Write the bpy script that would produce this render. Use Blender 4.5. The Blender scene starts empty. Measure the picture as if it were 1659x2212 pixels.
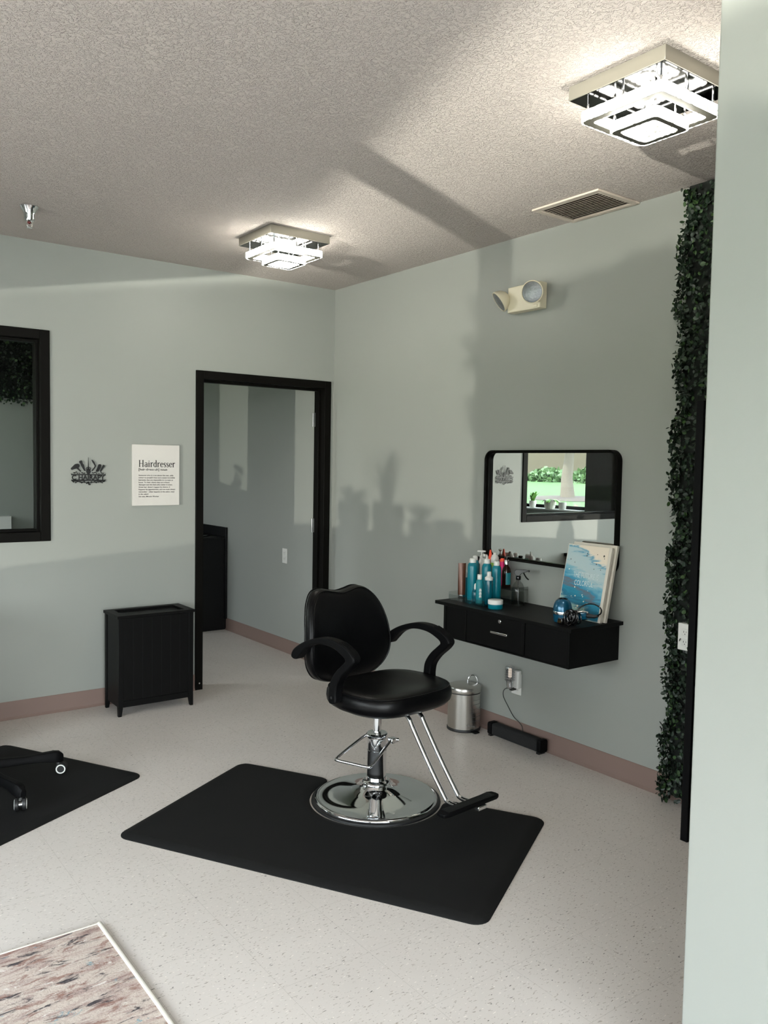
import bpy, bmesh, math, random
import numpy as np
from mathutils import Vector, Matrix
random.seed(7); np.random.seed(7)
PI = math.pi
C = bpy.context.scene.collection
SC = bpy.context.scene

# ------------------------------------------------------------------ camera
FPX = 1790.24
cam_d = bpy.data.cameras.new('camera'); cam = bpy.data.objects.new('camera', cam_d); C.objects.link(cam)
yaw, pitch, roll = 0.64000424, 0.05680115, 0.01716555
fw = Vector((math.sin(yaw)*math.cos(pitch), math.cos(yaw)*math.cos(pitch), -math.sin(pitch)))
rt = Vector((math.cos(yaw), -math.sin(yaw), 0)); up = rt.cross(fw)
r2 = rt*math.cos(roll) + up*math.sin(roll); u2 = -rt*math.sin(roll) + up*math.cos(roll)
M = Matrix((r2, u2, -fw)).transposed().to_4x4(); M.translation = (-3.28856, -5.04547, 1.50136)
cam.matrix_world = M
cam_d.sensor_fit = 'VERTICAL'; cam_d.sensor_height = 24.0; cam_d.lens = FPX/2212*24.0
cam_d.clip_start = 0.05; cam_d.clip_end = 300
SC.camera = cam

# ------------------------------------------------------------------ world, lights, exposure
SC.view_settings.view_transform = 'Standard'; SC.view_settings.look = 'None'
SC.view_settings.exposure = 0.12; SC.view_settings.gamma = 1.0; SC.view_settings.use_curve_mapping = False
SKY_STRENGTH = 10.5
w = bpy.data.worlds.new('sky'); SC.world = w; w.use_nodes = True
wt = w.node_tree; wt.nodes.clear()
wo = wt.nodes.new('ShaderNodeOutputWorld'); wb = wt.nodes.new('ShaderNodeBackground')
tc = wt.nodes.new('ShaderNodeTexCoord'); sx = wt.nodes.new('ShaderNodeSeparateXYZ'); cr = wt.nodes.new('ShaderNodeValToRGB')
wt.links.new(tc.outputs['Generated'], sx.inputs[0]); wt.links.new(sx.outputs['Z'], cr.inputs[0])
cr.color_ramp.elements[0].position = 0.0; cr.color_ramp.elements[0].color = (0.76, 0.75, 0.74, 1)
cr.color_ramp.elements[1].position = 0.7; cr.color_ramp.elements[1].color = (1.30, 1.45, 1.62, 1)
wt.links.new(cr.outputs[0], wb.inputs[0])
# the sky is brightest over the street in front of the shop (towards -y)
mr = wt.nodes.new('ShaderNodeMapRange'); mr.inputs['From Min'].default_value = 0.1; mr.inputs['From Max'].default_value = -0.9
mr.inputs['To Min'].default_value = SKY_STRENGTH; mr.inputs['To Max'].default_value = SKY_STRENGTH*1.45
wt.links.new(sx.outputs['Y'], mr.inputs['Value']); wt.links.new(mr.outputs[0], wb.inputs[1])
wt.links.new(wb.outputs[0], wo.inputs[0])

cy = SC.cycles
cy.use_denoising = True
cy.max_bounces = 8; cy.diffuse_bounces = 5; cy.glossy_bounces = 4; cy.transmission_bounces = 6; cy.transparent_max_bounces = 12
cy.caustics_reflective = False; cy.caustics_refractive = False
cy.sample_clamp_indirect = 6.0

# exterior wall of the salon runs from (-4.5, 0) in this direction
WD = Vector((-0.277, -1.0, 0)).normalized(); WN = Vector((-WD.y, WD.x, 0)); WN = WN if WN.x > 0 else -WN
def wallpt(y, off=0.0, z=0.0):
    t = -y/(-WD.y)
    return Vector((-4.5, 0, z)) + WD*(-y/1.0*1.03766) + WN*off

def portal(loc, n, sx_, sy_):
    d = bpy.data.lights.new('sky_portal', 'AREA'); d.shape = 'RECTANGLE'; d.size = sx_; d.size_y = sy_
    d.cycles.is_portal = True
    o = bpy.data.objects.new('sky_portal', d); C.objects.link(o)
    o.location = loc; o.rotation_euler = Vector(n).to_track_quat('-Z', 'Z').to_euler()
    return o
portal(wallpt(-2.56, -0.14, 1.34), WN, 3.0, 1.34)
portal(wallpt(-5.49, -0.14, 1.34), WN, 2.95, 1.34)
portal((-4.66, 2.15, 1.80), (1, 0, 0), 1.6, 1.62)
portal((-4.05, -7.34, 1.36), (0, 1, 0), 4.3, 2.5)

# sunlight glinting low off the car park beyond the salon window
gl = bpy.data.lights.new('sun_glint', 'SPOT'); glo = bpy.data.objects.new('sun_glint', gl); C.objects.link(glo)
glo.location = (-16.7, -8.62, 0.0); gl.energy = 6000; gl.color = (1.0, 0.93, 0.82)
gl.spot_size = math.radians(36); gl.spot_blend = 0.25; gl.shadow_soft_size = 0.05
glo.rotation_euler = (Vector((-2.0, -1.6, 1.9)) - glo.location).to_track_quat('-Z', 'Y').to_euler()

# extra spot added at the glint, cone cut to lift only the ceiling patches
g2 = bpy.data.lights.new('ceiling_fill_spot', 'SPOT'); g2o = bpy.data.objects.new('ceiling_fill_spot', g2); C.objects.link(g2o)
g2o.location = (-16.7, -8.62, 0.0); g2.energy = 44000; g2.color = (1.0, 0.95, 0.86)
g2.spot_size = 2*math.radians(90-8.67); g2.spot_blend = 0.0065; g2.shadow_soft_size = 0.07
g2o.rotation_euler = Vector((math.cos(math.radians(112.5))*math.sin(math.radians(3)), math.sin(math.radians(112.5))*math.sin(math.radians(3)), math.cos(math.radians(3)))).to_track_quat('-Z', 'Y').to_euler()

LED_STRENGTH = 40.0
sun = bpy.data.lights.new('sun', 'SUN'); suno = bpy.data.objects.new('sun', sun); C.objects.link(suno)
sun.energy = 15.0; sun.angle = 0.01; sun.color = (1.0, 0.95, 0.88)
suno.rotation_euler = Vector((-0.62, -0.25, -0.78)).to_track_quat('-Z', 'Y').to_euler()

# ------------------------------------------------------------------ materials
def nodes_of(m):
    m.use_nodes = True
    nt = m.node_tree; b = nt.nodes.get('Principled BSDF')
    if b is None:
        nt.nodes.clear(); b = nt.nodes.new('ShaderNodeBsdfPrincipled'); o = nt.nodes.new('ShaderNodeOutputMaterial')
        nt.links.new(b.outputs[0], o.inputs[0])
    return nt, b
def srgb(r, g, b):
    f = lambda c: (c/255/12.92) if c/255 <= 0.04045 else ((c/255+0.055)/1.055)**2.4
    return (f(r), f(g), f(b), 1)
def N(nt, t, **kw):
    n = nt.nodes.new(t)
    for k, v in kw.items():
        if k in n.inputs.keys(): n.inputs[k].default_value = v
        else: setattr(n, k, v)
    return n
def mat(name, col, rough=0.5, metal=0.0, spec=0.5, emis=None, estr=0.0, nscale=0.0, nstr=0.0, var=0.0, vscale=8.0, aniso=None, coat=0.0):
    """plain surface with procedural bump and slight colour variation"""
    m = bpy.data.materials.new(name); nt, b = nodes_of(m)
    b.inputs['Base Color'].default_value = col; b.inputs['Roughness'].default_value = rough
    b.inputs['Metallic'].default_value = metal; b.inputs['Specular IOR Level'].default_value = spec
    b.inputs['Coat Weight'].default_value = coat
    if emis: b.inputs['Emission Color'].default_value = emis; b.inputs['Emission Strength'].default_value = estr
    co = N(nt, 'ShaderNodeTexCoord')
    if var > 0 or True:
        n1 = N(nt, 'ShaderNodeTexNoise', Scale=vscale, Detail=3.0); nt.links.new(co.outputs['Object'], n1.inputs['Vector'])
        mx = N(nt, 'ShaderNodeMix', data_type='RGBA'); v = max(var, 0.02)
        mx.inputs[6].default_value = tuple(c*(1-v) for c in col[:3])+(1,); mx.inputs[7].default_value = tuple(min(1, c*(1+v)) for c in col[:3])+(1,)
        nt.links.new(n1.outputs['Fac'], mx.inputs[0]); nt.links.new(mx.outputs[2], b.inputs['Base Color'])
    if nstr > 0:
        n2 = N(nt, 'ShaderNodeTexNoise', Scale=nscale, Detail=4.0); bp = N(nt, 'ShaderNodeBump', Strength=nstr, Distance=0.002)
        nt.links.new(co.outputs['Object'], n2.inputs['Vector']); nt.links.new(n2.outputs['Fac'], bp.inputs['Height']); nt.links.new(bp.outputs[0], b.inputs['Normal'])
    return m
def glass(name, tint=(1, 1, 1), gloss=0.04, rough=0.0, edge=0.9):
    m = bpy.data.materials.new(name); m.use_nodes = True; nt = m.node_tree; nt.nodes.clear()
    o = N(nt, 'ShaderNodeOutputMaterial'); t = N(nt, 'ShaderNodeBsdfTransparent'); g = N(nt, 'ShaderNodeBsdfGlossy')
    t.inputs[0].default_value = tuple(tint)+(1,); g.inputs['Roughness'].default_value = rough
    fr = N(nt, 'ShaderNodeLayerWeight', Blend=0.5); pw = N(nt, 'ShaderNodeMath', operation='POWER'); pw.inputs[1].default_value = 5.0; mx = N(nt, 'ShaderNodeMixShader'); ad = N(nt, 'ShaderNodeMath', operation='MULTIPLY_ADD'); ad.inputs[1].default_value = edge; ad.inputs[2].default_value = gloss
    nt.links.new(fr.outputs['Facing'], pw.inputs[0]); nt.links.new(pw.outputs[0], ad.inputs[0]); nt.links.new(ad.outputs[0], mx.inputs[0]); nt.links.new(t.outputs[0], mx.inputs[1]); nt.links.new(g.outputs[0], mx.inputs[2]); nt.links.new(mx.outputs[0], o.inputs[0])
    return m

MT = {}
MT['wall'] = mat('sage_wall_paint', srgb(146, 149, 144), 0.42, spec=0.35, nscale=90, nstr=0.10, var=0.03, vscale=1.2)
MT['taupe'] = mat('taupe_vinyl_base', srgb(124, 104, 96), 0.45, nscale=30, nstr=0.05)
MT['blackframe'] = mat('dark_bronze_paint', srgb(12, 11, 9), 0.5, spec=0.07, nscale=60, nstr=0.08)
MT['blackwood'] = mat('black_laminate', srgb(5, 5, 5), 0.5, spec=0.14, nscale=70, nstr=0.12)
MT['leather'] = mat('black_leather', srgb(4, 4, 5), 0.36, spec=0.22, nscale=220, nstr=0.18)
MT['plastic'] = mat('black_plastic', srgb(4, 4, 5), 0.55, spec=0.12, nscale=260, nstr=0.10)
MT['rubber'] = mat('black_rubber', srgb(20, 20, 21), 0.5)
MT['matfoam'] = mat('black_mat_foam', srgb(17, 17, 17), 0.75, spec=0.2, nscale=420, nstr=0.25, var=0.08, vscale=3)
MT['chrome'] = mat('chrome', (0.80, 0.81, 0.83, 1), 0.05, metal=1.0)
MT['steel'] = mat('brushed_steel', (0.52, 0.50, 0.47, 1), 0.27, metal=1.0)
MT['steeldark'] = mat('dark_steel', (0.25, 0.25, 0.25, 1), 0.3, metal=1.0)
MT['mirror'] = mat('mirror_glass', (0.76, 0.78, 0.76, 1), 0.0, metal=1.0)
MT['white'] = mat('white_plastic', srgb(214, 214, 210), 0.35)
MT['cream'] = mat('cream_plastic', srgb(214, 206, 182), 0.4)
MT['teal'] = mat('teal_can_paint', srgb(0, 112, 128), 0.3)
MT['tealdk'] = mat('dark_teal_plastic', srgb(0, 82, 98), 0.22)
MT['teallabel'] = mat('teal_label', srgb(24, 124, 134), 0.45)
MT['copper'] = mat('copper_foil', srgb(84, 50, 34), 0.3, metal=0.25)
MT['amber'] = mat('amber_glass_dark', srgb(38, 20, 12), 0.1)
MT['pink'] = mat('pink_plastic', srgb(222, 20, 110), 0.35)
MT['orange'] = mat('orange_plastic', srgb(246, 84, 58), 0.35)
MT['green'] = mat('green_label', srgb(150, 196, 88), 0.45)
MT['blackgloss'] = mat('black_gloss', srgb(12, 12, 13), 0.15)
MT['silver'] = mat('silver', (0.7, 0.7, 0.7, 1), 0.2, metal=1.0)
MT['glass'] = glass('window_glass', (0.94, 0.96, 0.95))
MT['innerglass'] = glass('interior_window_glass', (0.94, 0.96, 0.95), 0.0015, edge=0.06)
MT['acrylic'] = glass('clear_acrylic', (0.90, 0.92, 0.92), 0.03)
MT['smoke'] = glass('smoked_clear_plastic', (0.80, 0.81, 0.80), 0.03)
MT['water'] = glass('water_in_bottle', (0.88, 0.89, 0.88), 0.01)
MT['crystal'] = glass('crystal', (0.80, 0.81, 0.84), 0.42, rough=.12)
MT['leaf'] = mat('houseplant_leaf', srgb(96, 150, 50), 0.45)
MT['pot'] = mat('white_ceramic', srgb(230, 226, 218), 0.35)
MT['trimwhite'] = mat('painted_sill', srgb(225, 225, 222), 0.4)
MT['sinkshell'] = mat('black_cabinet', srgb(6, 7, 8), 0.5, spec=0.25)
MT['ink'] = mat('black_ink', srgb(20, 20, 20), 0.6)
MT['paper'] = mat('poster_canvas', srgb(200, 197, 192), 0.7, nscale=300, nstr=0.1)
MT['signblack'] = mat('black_metal_sign', srgb(12, 12, 13), 0.45)

def ceiling_mat():
    m = bpy.data.materials.new('knockdown_ceiling'); nt, b = nodes_of(m)
    b.inputs['Base Color'].default_value = srgb(192, 183, 177); b.inputs['Roughness'].default_value = 0.85
    co = N(nt, 'ShaderNodeTexCoord')
    n = N(nt, 'ShaderNodeTexNoise', Scale=84.0, Detail=3.0, Roughness=0.6, Distortion=0.9); nt.links.new(co.outputs['Object'], n.inputs['Vector'])
    r = N(nt, 'ShaderNodeValToRGB'); r.color_ramp.elements[0].position = 0.47; r.color_ramp.elements[1].position = 0.62
    nt.links.new(n.outputs['Fac'], r.inputs[0])
    n2 = N(nt, 'ShaderNodeTexNoise', Scale=210.0, Detail=2.0); nt.links.new(co.outputs['Object'], n2.inputs['Vector'])
    ad = N(nt, 'ShaderNodeMath', operation='MULTIPLY_ADD'); ad.inputs[1].default_value = 0.35
    nt.links.new(n2.outputs['Fac'], ad.inputs[0]); nt.links.new(r.outputs[0], ad.inputs[2])
    bp = N(nt, 'ShaderNodeBump', Strength=0.9, Distance=0.0042); nt.links.new(ad.outputs[0], bp.inputs['Height']); nt.links.new(bp.outputs[0], b.inputs['Normal'])
    return m
MT['ceiling'] = ceiling_mat()

def floor_mat():
    m = bpy.data.materials.new('flecked_vinyl_floor'); nt, b = nodes_of(m)
    co = N(nt, 'ShaderNodeTexCoord')
    base = N(nt, 'ShaderNodeTexNoise', Scale=3.0, Detail=4.0); nt.links.new(co.outputs['Object'], base.inputs['Vector'])
    r0 = N(nt, 'ShaderNodeValToRGB'); r0.color_ramp.elements[0].color = srgb(198, 190, 184); r0.color_ramp.elements[1].color = srgb(211, 203, 197)
    nt.links.new(base.outputs['Fac'], r0.inputs[0]); last = r0.outputs[0]
    def fleck(last, scale, rot, stretch, thr, col, seed):
        mp = N(nt, 'ShaderNodeMapping'); mp.inputs['Rotation'].default_value = (0, 0, rot); mp.inputs['Scale'].default_value = (1, stretch, 1); mp.inputs['Location'].default_value = (seed, seed*1.7, 0)
        nt.links.new(co.outputs['Object'], mp.inputs[0])
        v = N(nt, 'ShaderNodeTexNoise', Scale=scale, Detail=1.5, Roughness=0.5, Distortion=0.4); nt.links.new(mp.outputs[0], v.inputs['Vector'])
        rr = N(nt, 'ShaderNodeValToRGB'); rr.color_ramp.elements[0].position = thr; rr.color_ramp.elements[1].position = thr+0.03
        nt.links.new(v.outputs['Fac'], rr.inputs[0])
        mx = N(nt, 'ShaderNodeMix', data_type='RGBA'); nt.links.new(rr.outputs[0], mx.inputs[0]); nt.links.new(last, mx.inputs[6]); mx.inputs[7].default_value = col
        return mx.outputs[2]
    last = fleck(last, 60, 0.5, 3.0, 0.65, srgb(168, 158, 150), 3.1)
    last = fleck(last, 66, 0.15, 3.0, 0.69, srgb(232, 224, 216), 9.4)
    last = fleck(last, 66, 0.9, 3.0, 0.70, srgb(96, 90, 86), 17.0)
    last = fleck(last, 42, 0.3, 2.6, 0.745, srgb(70, 65, 62), 27.0)
    # tile joints, 12 inch
    br = N(nt, 'ShaderNodeTexBrick', Scale=1.0); br.offset = 0.0
    br.inputs['Mortar Size'].default_value = 0.0006; br.inputs['Brick Width'].default_value = 0.3048; br.inputs['Row Height'].default_value = 0.3048; br.inputs['Mortar Smooth'].default_value = 0.0
    br.inputs['Color1'].default_value = (0, 0, 0, 1); br.inputs['Color2'].default_value = (0, 0, 0, 1); br.inputs['Mortar'].default_value = (0.35, 0.35, 0.35, 1)
    nt.links.new(co.outputs['Object'], br.inputs['Vector'])
    mx = N(nt, 'ShaderNodeMix', data_type='RGBA'); nt.links.new(br.outputs['Color'], mx.inputs[0]); nt.links.new(last, mx.inputs[6]); mx.inputs[7].default_value = srgb(120, 112, 104)
    nt.links.new(mx.outputs[2], b.inputs['Base Color'])
    b.inputs['Roughness'].default_value = 0.42; b.inputs['Specular IOR Level'].default_value = 0.4
    nb = N(nt, 'ShaderNodeTexNoise', Scale=14.0, Detail=3.0); nt.links.new(co.outputs['Object'], nb.inputs['Vector'])
    bp = N(nt, 'ShaderNodeBump', Strength=0.12, Distance=0.004); nt.links.new(nb.outputs['Fac'], bp.inputs['Height']); nt.links.new(bp.outputs[0], b.inputs['Normal'])
    return m
MT['floor'] = floor_mat()

def rug_mat():
    m = bpy.data.materials.new('distressed_rug'); nt, b = nodes_of(m); b.inputs['Roughness'].default_value = 0.95; b.inputs['Specular IOR Level'].default_value = 0.1
    co = N(nt, 'ShaderNodeTexCoord')
    def layer(sx_, sy_, scale, det, loc, stops):
        mp = N(nt, 'ShaderNodeMapping'); mp.inputs['Scale'].default_value = (sx_, sy_, 1); mp.inputs['Location'].default_value = (loc, loc*0.7, 0)
        nt.links.new(co.outputs['Object'], mp.inputs[0])
        n = N(nt, 'ShaderNodeTexNoise', Scale=scale, Detail=det, Roughness=0.72, Distortion=0.6); nt.links.new(mp.outputs[0], n.inputs['Vector'])
        r = N(nt, 'ShaderNodeValToRGB'); nt.links.new(n.outputs['Fac'], r.inputs[0])
        e = r.color_ramp.elements
        e[0].position, e[0].color = stops[0]; e[1].position, e[1].color = stops[-1]
        for p, c in stops[1:-1]:
            x = e.new(p); x.color = c
        return r.outputs[0]
    base = layer(1, 4.0, 5, 8, 2.0, [(0.34, srgb(140, 116, 110)), (0.45, srgb(176, 158, 150)), (0.55, srgb(196, 184, 174)), (0.66, srgb(160, 140, 134))])
    def over(last, fac, col):
        mx = N(nt, 'ShaderNodeMix', data_type='RGBA'); nt.links.new(fac, mx.inputs[0]); nt.links.new(last, mx.inputs[6]); mx.inputs[7].default_value = col; return mx.outputs[2]
    W_, K_ = (1, 1, 1, 1), (0, 0, 0, 1)
    last = over(base, layer(1.6, 5.0, 5, 10, 7.3, [(0.55, K_), (0.61, (.95,.95,.95,1))]), srgb(58, 56, 62))
    last = over(last, layer(1.4, 3.4, 8, 9, 13.0, [(0.53, K_), (0.60, (.75,.75,.75,1))]), srgb(134, 98, 88))
    last = over(last, layer(1, 2.0, 11, 7, 23.0, [(0.62, K_), (0.66, W_)]), srgb(120, 150, 160))
    last = over(last, layer(1, 3.2, 12, 5, 31.0, [(0.60, K_), (0.66, W_)]), srgb(214, 208, 202))
    nt.links.new(last, b.inputs['Base Color'])
    n = N(nt, 'ShaderNodeTexNoise', Scale=160.0, Detail=3.0); nt.links.new(co.outputs['Object'], n.inputs['Vector'])
    bp = N(nt, 'ShaderNodeBump', Strength=0.5, Distance=0.004); nt.links.new(n.outputs['Fac'], bp.inputs['Height']); nt.links.new(bp.outputs[0], b.inputs['Normal'])
    return m
MT['rug'] = rug_mat()

def led_mat():
    m = bpy.data.materials.new('lit_crystal_led'); nt, b = nodes_of(m)
    co = N(nt, 'ShaderNodeTexCoord'); v = N(nt, 'ShaderNodeTexVoronoi', Scale=95.0); nt.links.new(co.outputs['Object'], v.inputs['Vector'])
    r = N(nt, 'ShaderNodeValToRGB'); r.color_ramp.elements[0].position = 0.26; r.color_ramp.elements[0].color = (0.012, 0.012, 0.012, 1); r.color_ramp.elements[1].position = 0.40; r.color_ramp.elements[1].color = (1, 1, 1, 1)
    sp = N(nt, 'ShaderNodeSeparateXYZ'); nt.links.new(v.outputs['Color'], sp.inputs[0]); nt.links.new(sp.outputs[0], r.inputs[0])
    mu = N(nt, 'ShaderNodeMath', operation='MULTIPLY'); mu.inputs[1].default_value = LED_STRENGTH; nt.links.new(r.outputs[0], mu.inputs[0])
    b.inputs['Base Color'].default_value = (0.8, 0.8, 0.8, 1); b.inputs['Roughness'].default_value = 0.1
    b.inputs['Emission Color'].default_value = (1.0, 0.97, 0.86, 1); nt.links.new(mu.outputs[0], b.inputs['Emission Strength'])
    return m
MT['led'] = led_mat()

def painting_mat():
    """abstract teal wave over cream, object z upward 0..0.36, x 0..0.27"""
    m = bpy.data.materials.new('painted_canvas_front'); nt, b = nodes_of(m); b.inputs['Roughness'].default_value = 0.55
    co = N(nt, 'ShaderNodeTexCoord'); s = N(nt, 'ShaderNodeSeparateXYZ'); nt.links.new(co.outputs['Object'], s.inputs[0])
    mp = N(nt, 'ShaderNodeMapping'); mp.inputs['Scale'].default_value = (1, 1, 5); mp.inputs['Rotation'].default_value = (0, 0.25, 0); nt.links.new(co.outputs['Object'], mp.inputs[0])
    n = N(nt, 'ShaderNodeTexNoise', Scale=7.0, Detail=6.0, Roughness=0.6, Distortion=0.9); nt.links.new(mp.outputs[0], n.inputs['Vector'])
    # boundary: z + 0.45*x  (falls towards the right)
    a = N(nt, 'ShaderNodeMath', operation='MULTIPLY_ADD'); a.inputs[1].default_value = 0.42; nt.links.new(s.outputs['X'], a.inputs[0]); nt.links.new(s.outputs['Z'], a.inputs[2])
    c = N(nt, 'ShaderNodeMath', operation='MULTIPLY_ADD'); c.inputs[1].default_value = 0.16; nt.links.new(n.outputs['Fac'], c.inputs[0]); nt.links.new(a.outputs[0], c.inputs[2])
    r = N(nt, 'ShaderNodeValToRGB'); nt.links.new(c.outputs[0], r.inputs[0]); e = r.color_ramp.elements
    e[0].position = 0.05; e[0].color = srgb(20, 110, 132); e[1].position = 0.47; e[1].color = srgb(226, 214, 196)
    for p, col in [(0.12, srgb(8, 104, 130)), (0.17, srgb(150, 184, 176)), (0.20, srgb(6, 96, 126)), (0.245, srgb(20, 128, 156)), (0.27, srgb(96, 100, 110)), (0.285, srgb(40, 134, 166)), (0.335, srgb(120, 170, 186)), (0.36, srgb(172, 190, 192)), (0.43, srgb(168, 190, 194)), (0.445, srgb(84, 148, 176)), (0.458, srgb(206, 206, 196))]:
        x = e.new(p); x.color = col
    v = N(nt, 'ShaderNodeTexVoronoi', Scale=26.0); nt.links.new(co.outputs['Object'], v.inputs['Vector'])
    rr = N(nt, 'ShaderNodeValToRGB'); rr.color_ramp.elements[0].position = 0.07; rr.color_ramp.elements[0].color = (1, 1, 1, 1); rr.color_ramp.elements[1].position = 0.10; rr.color_ramp.elements[1].color = (0, 0, 0, 1)
    nt.links.new(v.outputs['Distance'], rr.inputs[0])
    gr = N(nt, 'ShaderNodeMath', operation='GREATER_THAN'); gr.inputs[1].default_value = 0.18; nt.links.new(s.outputs['Z'], gr.inputs[0])
    dc = N(nt, 'ShaderNodeMix', data_type='RGBA'); dc.inputs[6].default_value = srgb(240, 230, 205); dc.inputs[7].default_value = srgb(60, 66, 66); nt.links.new(gr.outputs[0], dc.inputs[0])
    fm = N(nt, 'ShaderNodeMix', data_type='RGBA'); nt.links.new(rr.outputs[0], fm.inputs[0]); nt.links.new(r.outputs[0], fm.inputs[6]); nt.links.new(dc.outputs[2], fm.inputs[7])
    nt.links.new(fm.outputs[2], b.inputs['Base Color'])
    return m
MT['painting'] = painting_mat()

def foliage_mat():
    m = bpy.data.materials.new('artificial_boxwood'); nt, b = nodes_of(m); b.inputs['Roughness'].default_value = 0.5
    g = N(nt, 'ShaderNodeNewGeometry'); r = N(nt, 'ShaderNodeValToRGB'); nt.links.new(g.outputs['Random Per Island'], r.inputs[0])
    e = r.color_ramp.elements; e[0].color = srgb(16, 28, 20); e[1].color = srgb(62, 90, 46)
    x = e.new(0.8); x.color = srgb(28, 48, 32)
    nt.links.new(r.outputs[0], b.inputs['Base Color']); return m
MT['hedge'] = foliage_mat()
MT['hedgeback'] = mat('hedge_backing', srgb(12, 18, 13), 0.9)

# ------------------------------------------------------------------ mesh helpers
class MB:
    def __init__(s): s.v = []; s.f = []
    def add(s, vs, fs):
        o = len(s.v); s.v += [tuple(p) for p in vs]; s.f += [tuple(i+o for i in f) for f in fs]; return s
    def box(s, x0, x1, y0, y1, z0, z1):
        x0, x1 = min(x0, x1), max(x0, x1); y0, y1 = min(y0, y1), max(y0, y1); z0, z1 = min(z0, z1), max(z0, z1)
        return s.add([(x0,y0,z0),(x1,y0,z0),(x1,y1,z0),(x0,y1,z0),(x0,y0,z1),(x1,y0,z1),(x1,y1,z1),(x0,y1,z1)],
                     [(0,3,2,1),(4,5,6,7),(0,1,5,4),(1,2,6,5),(2,3,7,6),(3,0,4,7)])
    def lathe(s, prof, c=(0, 0, 0), seg=32, axis=(0, 0, 1)):
        """prof: (r, h) pairs"""
        q = Vector((0, 0, 1)).rotation_difference(Vector(axis)) if tuple(axis) != (0, 0, 1) else None
        vs = []
        for r, h in prof:
            for k in range(seg):
                p = Vector((r*math.cos(2*PI*k/seg), r*math.sin(2*PI*k/seg), h))
                if q: p = q @ p
                vs.append(p + Vector(c))
        fs = []
        n = len(prof)
        for i in range(n-1):
            for k in range(seg):
                a = i*seg+k; b = i*seg+(k+1) % seg
                fs.append((a, b, b+seg, a+seg))
        fs.append(tuple(reversed(range(seg)))); fs.append(tuple((n-1)*seg+k for k in range(seg)))
        return s.add(vs, fs)
    def cyl(s, p0, p1, r, seg=20, r1=None):
        p0, p1 = Vector(p0), Vector(p1); d = p1-p0; r1 = r if r1 is None else r1
        return s.lathe([(r, 0), (r1, d.length)], p0, seg, d.normalized())
    def tube(s, pts, r, seg=10, rs=None):
        pts = [Vector(p) for p in pts]; vs = []; n = len(pts)
        t0 = (pts[1]-pts[0]).normalized(); up_ = Vector((0, 0, 1)) if abs(t0.z) < 0.9 else Vector((1, 0, 0))
        nn = t0.cross(up_).normalized()
        for i, p in enumerate(pts):
            t = ((pts[min(i+1, n-1)]-p).normalized() + (p-pts[max(i-1, 0)]).normalized()).normalized()
            nn = (nn - t*nn.dot(t)).normalized(); bb = t.cross(nn); rr = rs[i] if rs else r
            for k in range(seg):
                a = 2*PI*k/seg; vs.append(p + nn*math.cos(a)*rr + bb*math.sin(a)*rr)
        fs = [(i*seg+k, i*seg+(k+1) % seg, (i+1)*seg+(k+1) % seg, (i+1)*seg+k) for i in range(n-1) for k in range(seg)]
        fs.append(tuple(reversed(range(seg)))); fs.append(tuple((n-1)*seg+k for k in range(seg)))
        return s.add(vs, fs)
    def prism(s, poly, f, t0, t1):
        """extrude a 2D polygon; f(u,v,t) -> 3D"""
        n = len(poly)
        vs = [f(u, v, t0) for u, v in poly] + [f(u, v, t1) for u, v in poly]
        fs = [tuple(range(n)), tuple(reversed(range(n, 2*n)))] + [(k, n+k, n+(k+1) % n, (k+1) % n) for k in range(n)]
        return s.add(vs, fs)
    def loops(s, rings, cap=True):
        n = len(rings[0]); vs = [p for r in rings for p in r]
        fs = [(i*n+k, i*n+(k+1) % n, (i+1)*n+(k+1) % n, (i+1)*n+k) for i in range(len(rings)-1) for k in range(n)]
        if cap: fs.append(tuple(reversed(range(n)))); fs.append(tuple((len(rings)-1)*n+k for k in range(n)))
        return s.add(vs, fs)
    def sphere(s, c, r, seg=16, sc=(1, 1, 1)):
        prof = []; rings = []
        for i in range(1, seg//2):
            a = PI*i/(seg//2)
            rings.append([Vector(c)+Vector((r*sc[0]*math.sin(a)*math.cos(2*PI*k/seg), r*sc[1]*math.sin(a)*math.sin(2*PI*k/seg), r*sc[2]*math.cos(a))) for k in range(seg)])
        return s.loops(rings)
    def build(s, name, m, parent=None, bevel=0.0, smooth=True, seg=2, sub=0, angle=40):
        me = bpy.data.meshes.new(name); me.from_pydata([tuple(p) for p in s.v], [], s.f)
        bm = bmesh.new(); bm.from_mesh(me); bmesh.ops.recalc_face_normals(bm, faces=bm.faces); bm.to_mesh(me); bm.free()
        me.materials.append(m if not isinstance(m, str) else MT[m])
        o = bpy.data.objects.new(name, me); C.objects.link(o)
        if parent: o.parent = parent
        if bevel > 0:
            b = o.modifiers.new('bevel', 'BEVEL'); b.width = bevel; b.segments = seg; b.limit_method = 'ANGLE'; b.angle_limit = math.radians(35)
        if sub: 
            b = o.modifiers.new('sub', 'SUBSURF'); b.levels = sub; b.render_levels = sub
        if smooth:
            for p in me.polygons: p.use_smooth = True
            me.set_sharp_from_angle(angle=math.radians(angle))
        return o
def tag(o, label, cat, group=None):
    o['label'] = label; o['category'] = cat
    if group: o['group'] = group
    return o
def struct(o): o['kind'] = 'structure'; return o
def thing(name, label, cat, loc=(0, 0, 0), rotz=0.0, group=None, rot=None):
    o = bpy.data.objects.new(name, None); C.objects.link(o); o.empty_display_size = 0.05
    o.location = loc; o.rotation_euler = rot if rot else (0, 0, rotz)
    return tag(o, label, cat, group)
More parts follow.
